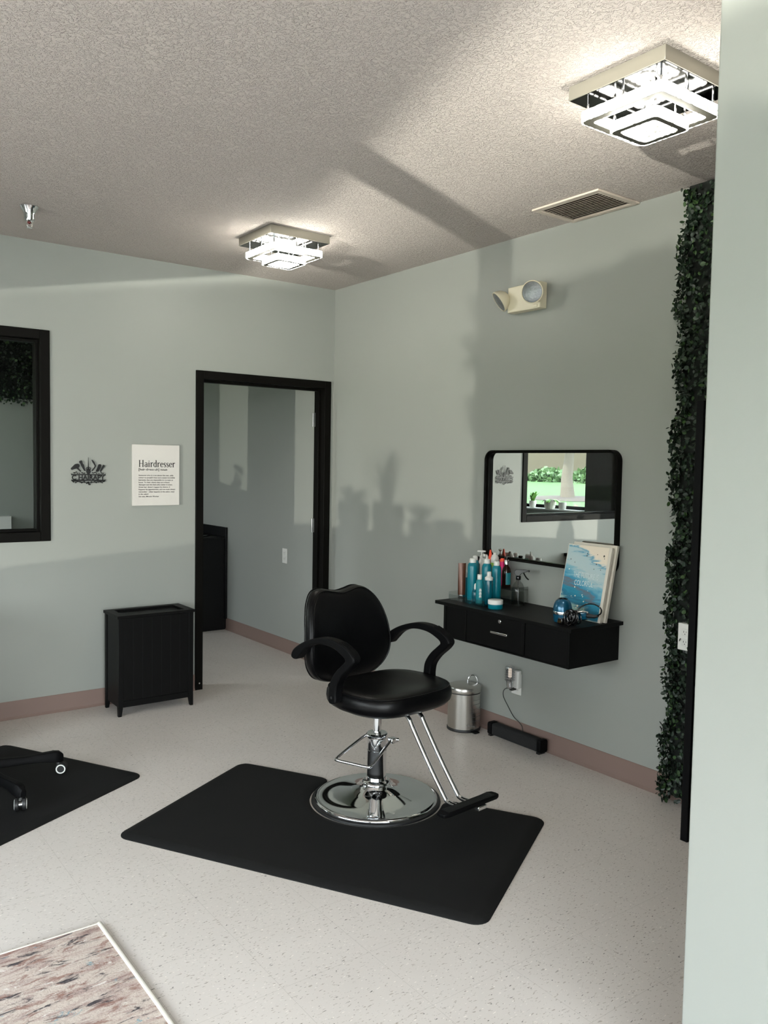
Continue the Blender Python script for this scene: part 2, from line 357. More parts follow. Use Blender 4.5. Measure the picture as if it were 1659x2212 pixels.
def catmull(pts, n=6, closed=False):
    pts = [Vector(p) for p in pts]; out = []; m = len(pts)
    rng = range(m if closed else m-1)
    for i in rng:
        if closed: p0, p1, p2, p3 = pts[i-1], pts[i], pts[(i+1) % m], pts[(i+2) % m]
        else: p0, p1, p2, p3 = pts[max(i-1, 0)], pts[i], pts[i+1], pts[min(i+2, m-1)]
        for k in range(n):
            t = k/n; out.append(0.5*((2*p1)+(-p0+p2)*t+(2*p0-5*p1+4*p2-p3)*t*t+(-p0+3*p1-3*p2+p3)*t**3))
    if not closed: out.append(pts[-1])
    return out
def roundrect(w_, h_, r, n=6, cx=0, cy_=0):
    out = []
    for ax, ay, a0 in ((w_/2-r, h_/2-r, 0), (-w_/2+r, h_/2-r, PI/2), (-w_/2+r, -h_/2+r, PI), (w_/2-r, -h_/2+r, 1.5*PI)):
        for k in range(n+1):
            a = a0+PI/2*k/n; out.append((cx+ax+r*math.cos(a), cy_+ay+r*math.sin(a)))
    return out
def text_mesh(txt, size, name, m, parent=None, align='LEFT', extrude=0.0004, spacing=1.0, width=None, bold=0.012):
    """flat raised lettering in the local x (right) / y (up) plane, as a mesh"""
    cu = bpy.data.curves.new(name, 'FONT'); cu.body = txt; cu.size = size; cu.align_x = align; cu.extrude = extrude; cu.space_character = spacing; cu.resolution_u = 3; cu.offset = bold*size
    t = bpy.data.objects.new(name+'_tmp', cu); C.objects.link(t)
    dg = bpy.context.evaluated_depsgraph_get(); me = bpy.data.meshes.new_from_object(t.evaluated_get(dg))
    bpy.data.objects.remove(t)
    if width and len(me.vertices):
        xs = [v.co.x for v in me.vertices]; k = width/(max(xs)-min(xs)); x0 = min(xs)
        for v in me.vertices: v.co.x = (v.co.x-x0)*k + (0 if align == 'LEFT' else -width/2)
    me.materials.clear(); me.materials.append(MT[m] if isinstance(m, str) else m)
    o = bpy.data.objects.new(name, me); C.objects.link(o)
    if parent: o.parent = parent
    return o

# ================================================================== SETTING
CH = 2.743
plan = [(0.12, -7.32), (0.12, 3.12), (-4.62, 3.12), (-4.62, 0.0), (-6.62, -7.32)]
struct(MB().prism(plan, lambda u, v, t: (u, v, t), -0.12, 0.0).build('floor', 'floor', smooth=False))
struct(MB().prism(plan, lambda u, v, t: (u, v, t), CH, CH+0.15).build('ceiling', 'ceiling', smooth=False))
struct(MB().box(0, 0.12, -7.2, 3.0, 0, CH).build('wall_right', 'wall', smooth=False))
# back wall of the salon, with the doorway and the interior window
DX0, DX1, DZ = -1.045, -0.045, 2.075
VX0, VX1, VZ0, VZ1 = -3.86, -1.98, 1.04, 2.225
b = MB()
b.box(-4.5, VX0, 0, .12, 0, CH); b.box(VX0, VX1, 0, .12, 0, VZ0); b.box(VX0, VX1, 0, .12, VZ1, CH)
b.box(VX1, DX0, 0, .12, 0, CH); b.box(DX0, DX1, 0, .12, DZ, CH); b.box(DX1, 0, 0, .12, 0, CH)
struct(b.build('wall_back', 'wall', smooth=False))
struct(MB().box(-4.62, 0, 3.0, 3.12, 0, CH).build('wall_far', 'wall', smooth=False))
# wash room exterior wall with a window y 1.36..2.45
b = MB(); b.box(-4.62, -4.5, 0, 1.36, 0, CH); b.box(-4.62, -4.5, 2.94, 3.0, 0, CH); b.box(-4.62, -4.5, 1.36, 2.94, 0, 1.0); b.box(-4.62, -4.5, 1.36, 2.94, 2.6, CH)
struct(b.build('wall_left', 'wall', smooth=False))
# salon exterior wall (slightly angled), panes between u positions
def wbox(mb, ya, yb, z0, z1, o0=-0.12, o1=0.0):
    pts = [wallpt(ya, o0), wallpt(yb, o0), wallpt(yb, o1), wallpt(ya, o1)]
    mb.prism([(p.x, p.y) for p in pts], lambda u, v, t: (u, v, t), z0, z1); return mb
SZ, HZ = 0.69, 1.99
b = MB(); wbox(b, 0, -1.15, 0, CH); wbox(b, -1.15, -3.965, 0, SZ); wbox(b, -1.15, -3.965, HZ, CH); wbox(b, -3.965, -4.08, 0, CH)
wbox(b, -4.08, -6.9, 0, SZ); wbox(b, -4.08, -6.9, HZ, CH); wbox(b, -6.9, -7.2, 0, CH)
struct(b.build('wall_window_side', 'wall', smooth=False))
# wall behind the camera with a large shopfront window
b = MB(); b.box(-6.6, -6.2, -7.32, -7.2, 0, CH); b.box(-1.9, 0, -7.32, -7.2, 0, CH); b.box(-6.2, -1.9, -7.32, -7.2, 0, .10); b.box(-6.2, -1.9, -7.32, -7.2, 2.62, CH)
struct(b.build('wall_front', 'wall', smooth=False))
# partition whose corner stands at the right of the view
b = MB(); b.box(-1.6, -1.48, -7.2, -3.975, 0, CH); b.box(-1.48, 0, -4.095, -3.975, 0, CH)
struct(b.build('wall_partition', 'wall', bevel=0.004, smooth=False))

# cove base
def cove(mb, x0, y0, x1, y1, nx, ny, h=.1047):
    """baseboard strip from p0 to p1, n points into the room"""
    prof = [(0, 0), (.016, 0), (.012, .004), (.005, .014), (.0035, .03), (.0035, h-.002), (.002, h), (0, h)]
    d = Vector((x1-x0, y1-y0, 0)); L_ = d.length; d.normalize(); n = Vector((nx, ny, 0))
    mb.prism(prof, lambda u, v, t: Vector((x0, y0, v)) + n*u + d*t, 0, L_); return mb
struct(cove(MB(), 0, 3.0, 0, -3.97, -1, 0).build('baseboard_right', 'taupe', angle=25))
b = MB(); cove(b, -4.5, 0, -1.062, 0, 0, -1); cove(b, -.028, 0, 0, 0, 0, -1)
struct(b.build('baseboard_back', 'taupe', angle=25))
struct(cove(MB(), -4.5, 3.0, 0, 3.0, 0, -1).build('baseboard_far', 'taupe', angle=25))
b = MB(); cove(b, -1.6, -7.2, -1.6, -3.97, -1, 0); cove(b, -1.6, -3.975, 0, -3.975, 0, 1)
struct(b.build('baseboard_partition', 'taupe', angle=25))

# doorway frame
d1 = thing('door_1', '', ''); del d1['label']; del d1['category']; struct(d1)
ox0, ox1, oz, fwid = -1.062, -0.030, 2.090, 0.053
b = MB()
for (a, c_) in ((ox0, ox0+fwid), (ox1-fwid, ox1)):
    b.box(a, c_, -0.012, 0.132, 0, oz)
b.box(ox0+fwid, ox1-fwid, -0.012, 0.132, oz-fwid, oz)
b.build('frame', 'blackframe', d1, bevel=.003)
b = MB(); b.box(ox0+fwid, ox0+fwid+.016, .045, .09, 0, oz-fwid); b.box(ox1-fwid-.016, ox1-fwid, .045, .09, 0, oz-fwid); b.box(ox0+fwid+.016, ox1-fwid-.016, .045, .09, oz-fwid-.016, oz-fwid)
b.build('stop', 'blackframe', d1, bevel=.002)
for z in (.25, 1.05, 1.82):
    MB().box(ox1-fwid-.004, ox1-fwid, .092, .125, z-.05, z+.05).cyl((ox1-fwid-.006, .135, z-.05), (ox1-fwid-.006, .135, z+.05), .006, 10).build('hinge', 'steeldark', d1)
MB().cyl((ox0+.028, -.0125, .045), (ox0+.028, -.016, .045), .005, 12).build('screw', 'chrome', d1)

# interior window
w1 = thing('window_1', '', ''); del w1['label']; del w1['category']; struct(w1)
wx0, wx1, wz0, wz1 = -3.90, -1.965, 1.024, 2.242
def wframe(mb, x0, x1, z0, z1, t, y0, y1):
    mb.box(x0, x0+t, y0, y1, z0, z1); mb.box(x1-t, x1, y0, y1, z0, z1); mb.box(x0+t, x1-t, y0, y1, z0, z0+t); mb.box(x0+t, x1-t, y0, y1, z1-t, z1); return mb
wframe(MB(), wx0, wx1, wz0, wz1, .055, -.012, .132).build('window_frame', 'blackframe', w1, bevel=.003)
wframe(MB(), wx0+.055, wx1-.055, wz0+.055, wz1-.055, .014, .03, .10).build('glazing_bead', 'blackframe', w1, bevel=.002)
MB().box(wx0+.069, wx1-.069, .062, .066, wz0+.069, wz1-.069).build('pane', 'innerglass', w1, smooth=False)

# exterior windows
def ext_window(n, ya, yb, z0, z1, mull):
    o = thing('window_%d' % n, '', ''); del o['label']; del o['category']; struct(o)
    t = .02
    b = MB(); wbox(b, ya, ya-t, z0, z1, -.10, -.03); wbox(b, yb+t, yb, z0, z1, -.10, -.03); wbox(b, ya-t, yb+t, z0, z0+t, -.10, -.03); wbox(b, ya-t, yb+t, z1-t, z1, -.10, -.03)
    b.build('window_frame', 'blackframe', o)
    b = MB(); wbox(b, ya-t, yb+t, z0+t, z1-t, -.068, -.064); b.build('pane', 'glass', o, smooth=False)
    b = MB(); wbox(b, ya, yb, z0-.025, z0, 0.0, .16); b.build('window_sill', 'trimwhite', o, bevel=.003)
ext_window(2, -1.15, -3.965, SZ, HZ, 0); ext_window(3, -4.08, -6.9, SZ, HZ, 0)
w4 = thing('window_4', '', ''); del w4['label']; del w4['category']; struct(w4)
b = MB()
for (a, c_) in ((1.36, 1.40), (2.90, 2.94)): b.box(-4.60, -4.53, a, c_, 1.0, 2.6)
b.box(-4.60, -4.53, 1.40, 2.90, 1.0, 1.04); b.box(-4.60, -4.53, 1.40, 2.90, 2.56, 2.6)
b.build('window_frame', 'blackframe', w4)
MB().box(-4.568, -4.564, 1.40, 2.90, 1.04, 2.56).build('pane', 'glass', w4, smooth=False)
MB().box(-4.53, -4.36, 1.36, 2.94, .985, 1.0).build('window_sill', 'trimwhite', w4)
w5 = thing('window_5', '', ''); del w5['label']; del w5['category']; struct(w5)
b = MB()
for x in (-6.2, -4.075, -1.95): b.box(x, x+.05, -7.29, -7.23, .10, 2.62)
b.box(-6.2, -1.9, -7.29, -7.23, .10, .15); b.box(-6.2, -1.9, -7.29, -7.23, 2.57, 2.62)
b.build('window_frame', 'blackframe', w5)
for x in (-6.15, -4.025): MB().box(x, x+2.075, -7.262, -7.258, .15, 2.57).build('pane', 'glass', w5, smooth=False)

# ================================================================== CEILING THINGS
MT['bandmetal'] = mat('lamp_band', srgb(84, 82, 74), .6)
def ceiling_light(cx, cy_, label):
    t = thing('ceiling_light', label, 'ceiling light', (cx, cy_, CH), group='square crystal ceiling lights')
    h = .182
    MB().box(-h, h, -h, h, -.045, -.001).build('base_plate', mat('lamp_base_steel_%d' % int(abs(cy_)*10), srgb(140, 136, 126), .36, metal=.6, nscale=25, nstr=.15), t, bevel=.001)
    MB().box(-h+.004, h-.004, -h+.004, h-.004, -.0465, -.0450).build('reflector', mat('lamp_mirror_%d' % int(abs(cy_)*10), (.06, .06, .06, 1), .06, metal=1.0), t)
    def ring(half, wdt, z0, z1):
        def band(h0, h1, za, zb, name, m):
            o_ = roundrect(2*h0, 2*h0, .020, 5); i_ = roundrect(2*h1, 2*h1, .014, 5)
            r = [[(x, y, za) for x, y in o_], [(x, y, zb) for x, y in o_], [(x, y, zb) for x, y in i_], [(x, y, za) for x, y in i_], [(x, y, za) for x, y in o_]]
            return MB().loops(r, cap=False).build(name, m, t, angle=30)
        band(half, half-.0045, z0, z1, 'crystal_ring', 'led')
        band(half-.0047, half-wdt+.0037, z0-.0004, z1-.001, 'ring_channel', 'bandmetal')
        band(half-wdt+.0035, half-wdt, z0, z1, 'crystal_ring', 'led')
    ring(.158, .034, -.116, -.084)
    ring(.092, .028, -.152, -.120)
    MB().prism(roundrect(.088, .088, .012, 4), lambda u, v_, q: (u, v_, q), -.150, -.122).build('crystal_block', 'led', t)
    for hh, zz in ((.148, -.082), (.083, -.120)):
        for sx_ in (-1, 0, 1):
            for sy_ in (-1, 0, 1):
                if (sx_, sy_) == (0, 0): continue
                if hh < .1 and 0 in (sx_, sy_): continue
                k = .80 if sx_ and sy_ else 1.0
                MB().cyl((sx_*hh*.93, sy_*hh*.93, -.046), (sx_*hh*.93, sy_*hh*.93, zz), .0035, 8).build('rod', 'chrome', t)
    return t
ceiling_light(-.985, -.988, 'farther square tiered crystal ceiling light above the doorway corner')
ceiling_light(-.980, -3.343, 'nearer square tiered crystal ceiling light at the upper right beside the wall edge')

v = thing('ceiling_vent', 'cream louvred air return grille on the ceiling against the right wall', 'vent', (-.157, -2.390, CH))
hx, hy = .150, .200
wv = MB()
for (x0, x1, y0, y1) in ((-hx, -hx+.03, -hy, hy), (hx-.03, hx, -hy, hy), (-hx+.03, hx-.03, -hy, -hy+.03), (-hx+.03, hx-.03, hy-.03, hy)):
    wv.box(x0, x1, y0, y1, -.010, -.001)
MT['vent'] = mat('vent_enamel', srgb(196, 184, 172), .45)
wv.build('frame', 'vent', v, bevel=.002)
MB().box(-hx+.03, hx-.03, -hy+.03, hy-.03, -.0016, -.0006).build('duct_opening', mat('duct_dark', srgb(60, 50, 44), .8), v)
for k in range(12):
    x = -hx+.030+.020*k+.008
    m = MB(); m.prism([(x-.006, -.0095), (x+.009, -.0030), (x+.010, -.0036), (x-.005, -.0101)], lambda a, z, t: (a, t, z), -hy+.031, hy-.031)
    m.build('louvre', 'vent', v, smooth=False)

s = thing('fire_sprinkler', 'chrome fire sprinkler hanging from the ceiling at the left edge', 'sprinkler', (-2.226, -.648, CH))
MB().lathe([(.043, 0), (.044, -.003), (.040, -.010), (.032, -.025), (.027, -.040), (.026, -.058), (.022, -.070), (.010, -.076)], seg=32).build('escutcheon', 'chrome', s)
MB().lathe([(.009, -.074), (.009, -.079), (.007, -.082), (.002, -.086)], seg=16).build('plug', mat('dark_red', srgb(90, 16, 14), .4), s)
m = MB(); m.tube([(-.011, 0, -.075), (-.011, 0, -.094), (-.004, 0, -.101)], .0016, 6); m.tube([(.011, 0, -.075), (.011, 0, -.094), (.004, 0, -.101)], .0016, 6); m.cyl((0, 0, -.084), (0, 0, -.100), .0016, 8)
m.build('frame_arms', 'steel', s)
MB().lathe([(.013, -.100), (.014, -.102), (.013, -.104)], seg=14).build('deflector', 'chrome', s)

# ================================================================== WALL THINGS
e = thing('emergency_light', 'cream twin head emergency light high on the right wall', 'emergency light', (0, -1.905, 2.400))
MB().box(-.052, -.0005, -.118, .118, -.068, .068).build('housing', 'cream', e, bevel=.004)
MB().box(-.055, -.052, -.10, -.07, -.062, -.048).build('test_button', 'cream', e, bevel=.001)
def head(c, d, hinge, k=1.18, deep=1.0):
    d = Vector(d).normalized(); c = Vector(c)
    P = lambda L: [(r*k, h*k*(deep if h < 0 else 1)) for r, h in L]
    h = MB().lathe(P([(.012, -.044), (.030, -.038), (.046, -.024), (.055, -.006), (.058, .004), (.059, .010), (.054, .012), (.053, .008)]), c, 32, tuple(d)).build('lamp_head', 'cream', e)
    MB().lathe(P([(.001, .0165), (.03, .0150), (.052, .0105), (.053, .009)]), c, 32, tuple(d)).build('lens', LENS, h)
    MB().cyl(hinge, c-d*.040*k, .013, 12).build('swivel', 'cream', h)
LENS = mat('ribbed_lens', (.20, .21, .22, 1), .28, metal=.5, nscale=140, nstr=.6, var=.35, vscale=60)
head((-.098, -.108, .006), (-.86, -.40, -.16), (-.045, -.10, .010), 1.0)
head((-.075, .150, .000), (-.66, .42, -.55), (-.030, .105, .0), 1.02, 1.15)

# mirror
mi = thing('wall_mirror', 'large black framed mirror with rounded corners above the floating station', 'mirror', (0, -2.078, 1.2915))
MW, MH, MD = .914, .603, .038
def frame_ring(w0, h0, r0, w1_, h1, r1, x0, x1, name, m, par):
    o_ = roundrect(w0, h0, r0, 8); i_ = roundrect(w1_, h1, r1, 8)
    rings = [[(x0, y, z) for y, z in o_], [(x1, y, z) for y, z in o_], [(x1, y, z) for y, z in i_], [(x0, y, z) for y, z in i_], [(x0, y, z) for y, z in o_]]
    return MB().loops(rings, cap=False).build(name, m, par, angle=30)
frame_ring(MW, MH, .055, MW-.012, MH-.012, .049, -.001, -MD, 'frame', 'blackframe', mi)
frame_ring(MW-.012, MH-.012, .049, MW-.030, MH-.030, .040, -.0075, -.020, 'inner_lip', 'blackframe', mi)
MB().prism(roundrect(MW-.013, MH-.013, .0485, 8), lambda u, v_, t: (t, u, v_), -.0015, -.0065).build('mirror_glass', 'mirror', mi, smooth=False)

# floating station
st = thing('floating_salon_station', 'black wall mounted salon station shelf with one drawer under the mirror', 'salon station', (0, -2.094, 0))
MB().box(-.378, -.0005, -.478, .478, .752, .770).build('top', 'blackwood', st, bevel=.0015)
m = MB(); m.box(-.361, -.0005, -.455, -.437, .579, .752); m.box(-.361, -.0005, .405, .423, .579, .752); m.box(-.34, -.0005, -.437, .405, .579, .591); m.box(-.012, -.0005, -.437, .405, .591, .752)
m.box(-.361, -.34, -.437, .405, .579, .585)
m.build('carcass', 'blackwood', st, bevel=.001)
fy = [(.405, .258, 'panel'), (-.160, -.437, 'panel')]
MB().box(-.357, -.340, .262, .404, .586, .751).build('front_panel', 'blackwood', st, bevel=.001)
MB().box(-.357, -.340, -.436, -.176, .586, .751).build('front_panel', 'blackwood', st, bevel=.001)
for y in (.244, -.174): MB().box(-.361, -.340, y, y+.016, .586, .751).build('divider', 'blackwood', st, bevel=.001)
dr = MB().box(-.358, -.341, -.156, .242, .588, .750).build('drawer', 'blackwood', st, bevel=.001)
hd = MB(); hd.box(-.380, -.371, -.074, .043, .665, .676); hd.box(-.374, -.358, -.066, -.056, .666, .675); hd.box(-.374, -.358, .026, .036, .666, .675)
hd.build('handle', 'silver', dr, bevel=.0015)['label'] = 'short silver bar handle'
lk = MB().lathe([(.010, 0), (.0105, .003), (.008, .005), (.0078, .0042), (.003, .0042)], (-.358, -.003, .728), 24, (-1, 0, 0)).build('lock', 'silver', dr)
lk['label'] = 'round silver keyed lock'

# emergency things below: outlets
def outlet(name, label, loc, rotz, w_=.074, h_=.118, cat='outlet'):
    o = thing(name, label, cat, loc, rotz)
    MB().box(-w_/2, w_/2, -.006, -.0005, -h_/2, h_/2).build('cover_plate', 'white', o, bevel=.003)
    for dz in (-.022, .022):
        r = MB().box(-.016, .016, -.009, -.006, dz-.014, dz+.014).build('receptacle', 'white', o, bevel=.002)
        sl = MB(); sl.box(-.007, -.005, -.0096, -.009, dz-.002, dz+.006); sl.box(.005, .0068, -.0096, -.009, dz-.001, dz+.005); sl.cyl((0, -.009, dz-.008), (0, -.0096, dz-.008), .0022, 8)
        sl.build('slots', 'ink', r, smooth=False)
    return o
# right-wall outlets face -x : local -y must map to -x => rotate -90deg about z
outlet('wall_outlet', 'white wall outlet under the floating station holding the crystal night light', (0, -1.882, .312), -PI/2)
outlet('wall_outlet', 'small white outlet on the sage wall seen through the doorway', (0, .676, .767), -PI/2)
outlet('wall_outlet', 'white outlet set into the green leafy wall panel', (-.080, -2.962, .772), -PI/2)
ob = bpy.data.objects['wall_outlet.002']
MB().box(-.036, .036, 0.0, .040, -.058, .058).build('mounting_box', 'white', ob, bevel=.002)

# crystal night light plugged in
nl = thing('plug_in_night_light', 'plug in night light with lit ridged crystal cylinder in outlet below station', 'night light', (0, -1.905, .345))
MB().box(-.040, -.0098, -.022, .016, -.050, .050).build('body', 'white', nl, bevel=.008, seg=3)
prof = [(.010, -.060), (.015, -.056), (.020, -.02)]
for k in range(5):
    z = -.015+.0135*k; prof += [(.025, z), (.0285, z+.005), (.025, z+.010), (.021, z+.0125)]
prof += [(.026, .056), (.0245, .061), (.008, .0615)]
cc = (-.068, .012, .012)
cg = MB().lathe(prof, cc, 24).build('crystal_shade', 'crystal', nl)
bulb = MB().lathe([(.002, .0), (.010, .004), (.010, .050), (.002, .044)], cc, 14).build('bulb', mat('warm_led', (1, .8, .55, 1), .3, emis=(1, .86, .72, 1), estr=.7), nl)
MB().lathe([(.011, -.010), (.014, -.006), (.011, -.002)], cc, 16).build('lamp_base', 'silver', nl)

# usb cable to the speaker
def wp(*pts): return catmull(pts, 8)
cab = MB().tube(wp((-.034, -1.870, .286), (-.048, -1.845, .284), (-.048, -1.826, .262), (-.030, -1.812, .225), (-.020, -1.835, .180), (-.018, -1.88, .130), (-.022, -1.925, .112), (-.030, -1.955, .098), (-.040, -1.975, .070)), .0022, 8)
co_ = cab.build('usb_cable', 'rubber'); tag(co_, 'thin black cable running from the wall outlet down to the sound bar', 'cable')
MB().box(-.046, -.010, -1.888, -1.868, .279, .291).build('plug', 'rubber', co_, bevel=.002)

# sound bar on the floor
sb = thing('sound_bar', 'long black sound bar speaker on the floor along the taupe baseboard', 'speaker', (-.052, -1.937, 0), 0)
MB().box(-.024, .026, -.172, .172, .008, .073).build('body', mat('speaker_cloth', srgb(14, 14, 15), .85, nscale=500, nstr=.5), sb, bevel=.010, seg=3)
for y in (-1, 1):
    MB().prism(roundrect(.058, .068, .012, 5, 0.001, .042), lambda u, v_, t: (u, t, v_), y*.172, y*.198).build('end_cap', 'plastic', sb, bevel=.003)
    MB().box(-.026, .020, y*.180-.010, y*.180+.010, 0, .010).build('foot', 'rubber', sb)

# pedal bin
bn = thing('pedal_bin', 'small brushed steel pedal bin with closed lid behind the styling chair', 'bin', (-.106, -1.572, 0))
MB().lathe([(.096, 0), (.097, .004), (.096, .014), (.094, .016)], seg=48).build('base_ring', 'rubber', bn)
body_ = MB().lathe([(.0935, .014), (.0935, .214)], seg=96).build('body', 'steel', bn)
m = MB()
for k in range(6):
    z = .062+.024*k
    m.tube([(.0934*math.cos(a), .0934*math.sin(a), z) for a in np.linspace(-2.0, .6, 40)], .0007, 5)
for a in (-2.0, -.9, .6): m.tube([(.0934*math.cos(a), .0934*math.sin(a), .045), (.0934*math.cos(a), .0934*math.sin(a), .20)], .0006, 5)
m.build('embossed_lines', 'steeldark', body_)
MB().lathe([(.092, .214), (.090, .220)], seg=48).build('seal', 'rubber', bn)
MB().lathe([(.0975, .221), (.0985, .224), (.0985, .243), (.095, .250), (.07, .257), (.03, .260), (.001, .2605)], seg=64).build('lid', 'steel', bn)
hp = [(.062+0*math.cos(a), .0, .250) for a in (0,)]
ang = Vector((.06, -.022, 0)); dirb = Vector((.42, -.91, 0))
pts = [Vector((.070, .008, .0)) + Vector((.80, -.60, 0)).normalized()*(-.028*math.cos(a)) + Vector((0, 0, .250+.046*math.sin(a)**.8 if math.sin(a) > 0 else .240)) for a in np.linspace(0, PI, 14)]
MB().tube(pts, .0028, 8).build('handle', 'chrome', bn)
pd = Vector((-.56, -.83, 0)).normalized()
MB().box(-.030, .006, -.128, -.090, .003, .010).build('pedal', 'plastic', bn, bevel=.002)
MB().tube([(-.05, -.084, .040), (-.052, -.088, .043), (-.012, -.100, .038), (-.010, -.098, .030)], .002, 6).build('pedal_rod', 'chrome', bn)

# lettered metal sign
sg = thing('metal_word_sign', 'black cut metal word sign with salon tools above the letters', 'sign', (-1.747, -.006, 1.416))
K1 = .000468
def S2(x, y): return ((x-352)*K1, (560-y)*K1)
def flat(mb, poly, t0=-.0022, t1=.0):
    mb.prism([S2(*p) for p in poly], lambda u, v_, t: (u, t, v_), t0, t1); return mb
tools = {'hair_dryer_cutout': [(133,488),(150,470),(185,435),(215,428),(236,436),(244,455),(236,474),(228,482),(262,520),(262,530),(248,530),(205,490),(150,508),(138,505)],
 'clipper_cutout': [(238,398),(262,385),(274,392),(282,425),(295,440),(312,500),(322,520),(300,520),(270,470),(252,428),(240,418)],
 'razor_cutout': [(390,378),(406,378),(430,408),(438,428),(450,455),(436,482),(402,522),(388,518),(424,475),(434,455),(422,434),(404,408)],
 'brush_cutout': [(480,435),(505,430),(518,445),(508,480),(482,525),(455,532),(445,520),(464,480)],
 'comb_cutout': [(540,438),(560,445),(558,465),(520,520),(512,548),(500,520),(505,505)]}
for k, pl_ in tools.items(): flat(MB(), pl_).build(k, 'signblack', sg, smooth=False)
m = MB(); flat(m, [(347,455),(350,348),(354,348),(358,455),(362,478),(350,500),(340,478)])
for cx_ in (335, 369):
    o_ = [(cx_+15*math.cos(a), 490+17*math.sin(a)) for a in np.linspace(0, 2*PI, 15)[:-1]]; i_ = [(cx_+8*math.cos(a), 490+10*math.sin(a)) for a in np.linspace(0, 2*PI, 15)[:-1]]
    rr = lambda P, t: [(S2(*p)[0], t, S2(*p)[1]) for p in P]
    m.loops([rr(o_, -.0022), rr(o_, 0), rr(i_, 0), rr(i_, -.0022), rr(o_, -.0022)], cap=False)
m.build('scissors_cutout', 'signblack', sg, smooth=False)
m = MB()
flat(m, [(134,552),(150,562),(352,560),(560,562),(574,550),(570,568),(576,578),(352,573),(140,576)]); flat(m, [(140,632),(352,630),(560,632),(574,628),(570,642),(560,655),(352,646),(150,655),(136,642)])
flat(m, [(330,502),(352,492),(376,502),(384,528),(368,560),(338,560),(322,528)])
m.build('banner_bars', 'signblack', sg, smooth=False)
m = MB()
rl = random.Random(5)
for (x, y, r, a) in [(178,545,15,.3),(200,535,13,-.4),(215,550,12,.2),(275,545,14,.5),(300,550,14,-.3),(410,545,14,.3),(435,538,14,-.4),(455,548,12,.6),(520,545,13,.3),(540,550,12,-.3),(240,552,10,0),(485,552,10,0),
                     (165,660,14,.5),(195,668,14,-.3),(215,655,12,.4),(250,662,15,.3),(270,672,12,-.4),(300,655,13,.4),(335,675,15,-.6),(365,692,17,.1),(352,670,18,1.2),(392,660,13,.5),(430,658,13,-.4),(450,668,14,.3),(475,662,12,.4),(505,660,13,-.2),(525,668,14,.4),(545,655,12,0)]:
    P = [(x+r*math.cos(t)*math.cos(a)-r*.55*math.sin(t)*math.sin(a), y+r*math.cos(t)*math.sin(a)+r*.55*math.sin(t)*math.cos(a)) for t in np.linspace(0, 2*PI, 9)[:-1]]
    flat(m, P)
flat(m, [(150,650),(160,646),(352,668),(545,646),(556,650),(365,676),(340,676)])
m.build('leaf_scrolls', 'signblack', sg, smooth=False)
tx = text_mesh('C HAIRAPY', .040, 'lettering', 'signblack', sg, extrude=.0011, width=.196, bold=.03)
me = tx.data
zs = [v_.co.y for v_ in me.vertices]; k = 62*K1/(max(zs)-min(zs))
for v_ in me.vertices: v_.co.y = (v_.co.y-min(zs))*k
tx.rotation_euler = (PI/2, 0, 0); tx.location = (S2(145, 0)[0], -.0011, S2(0, 634)[1])

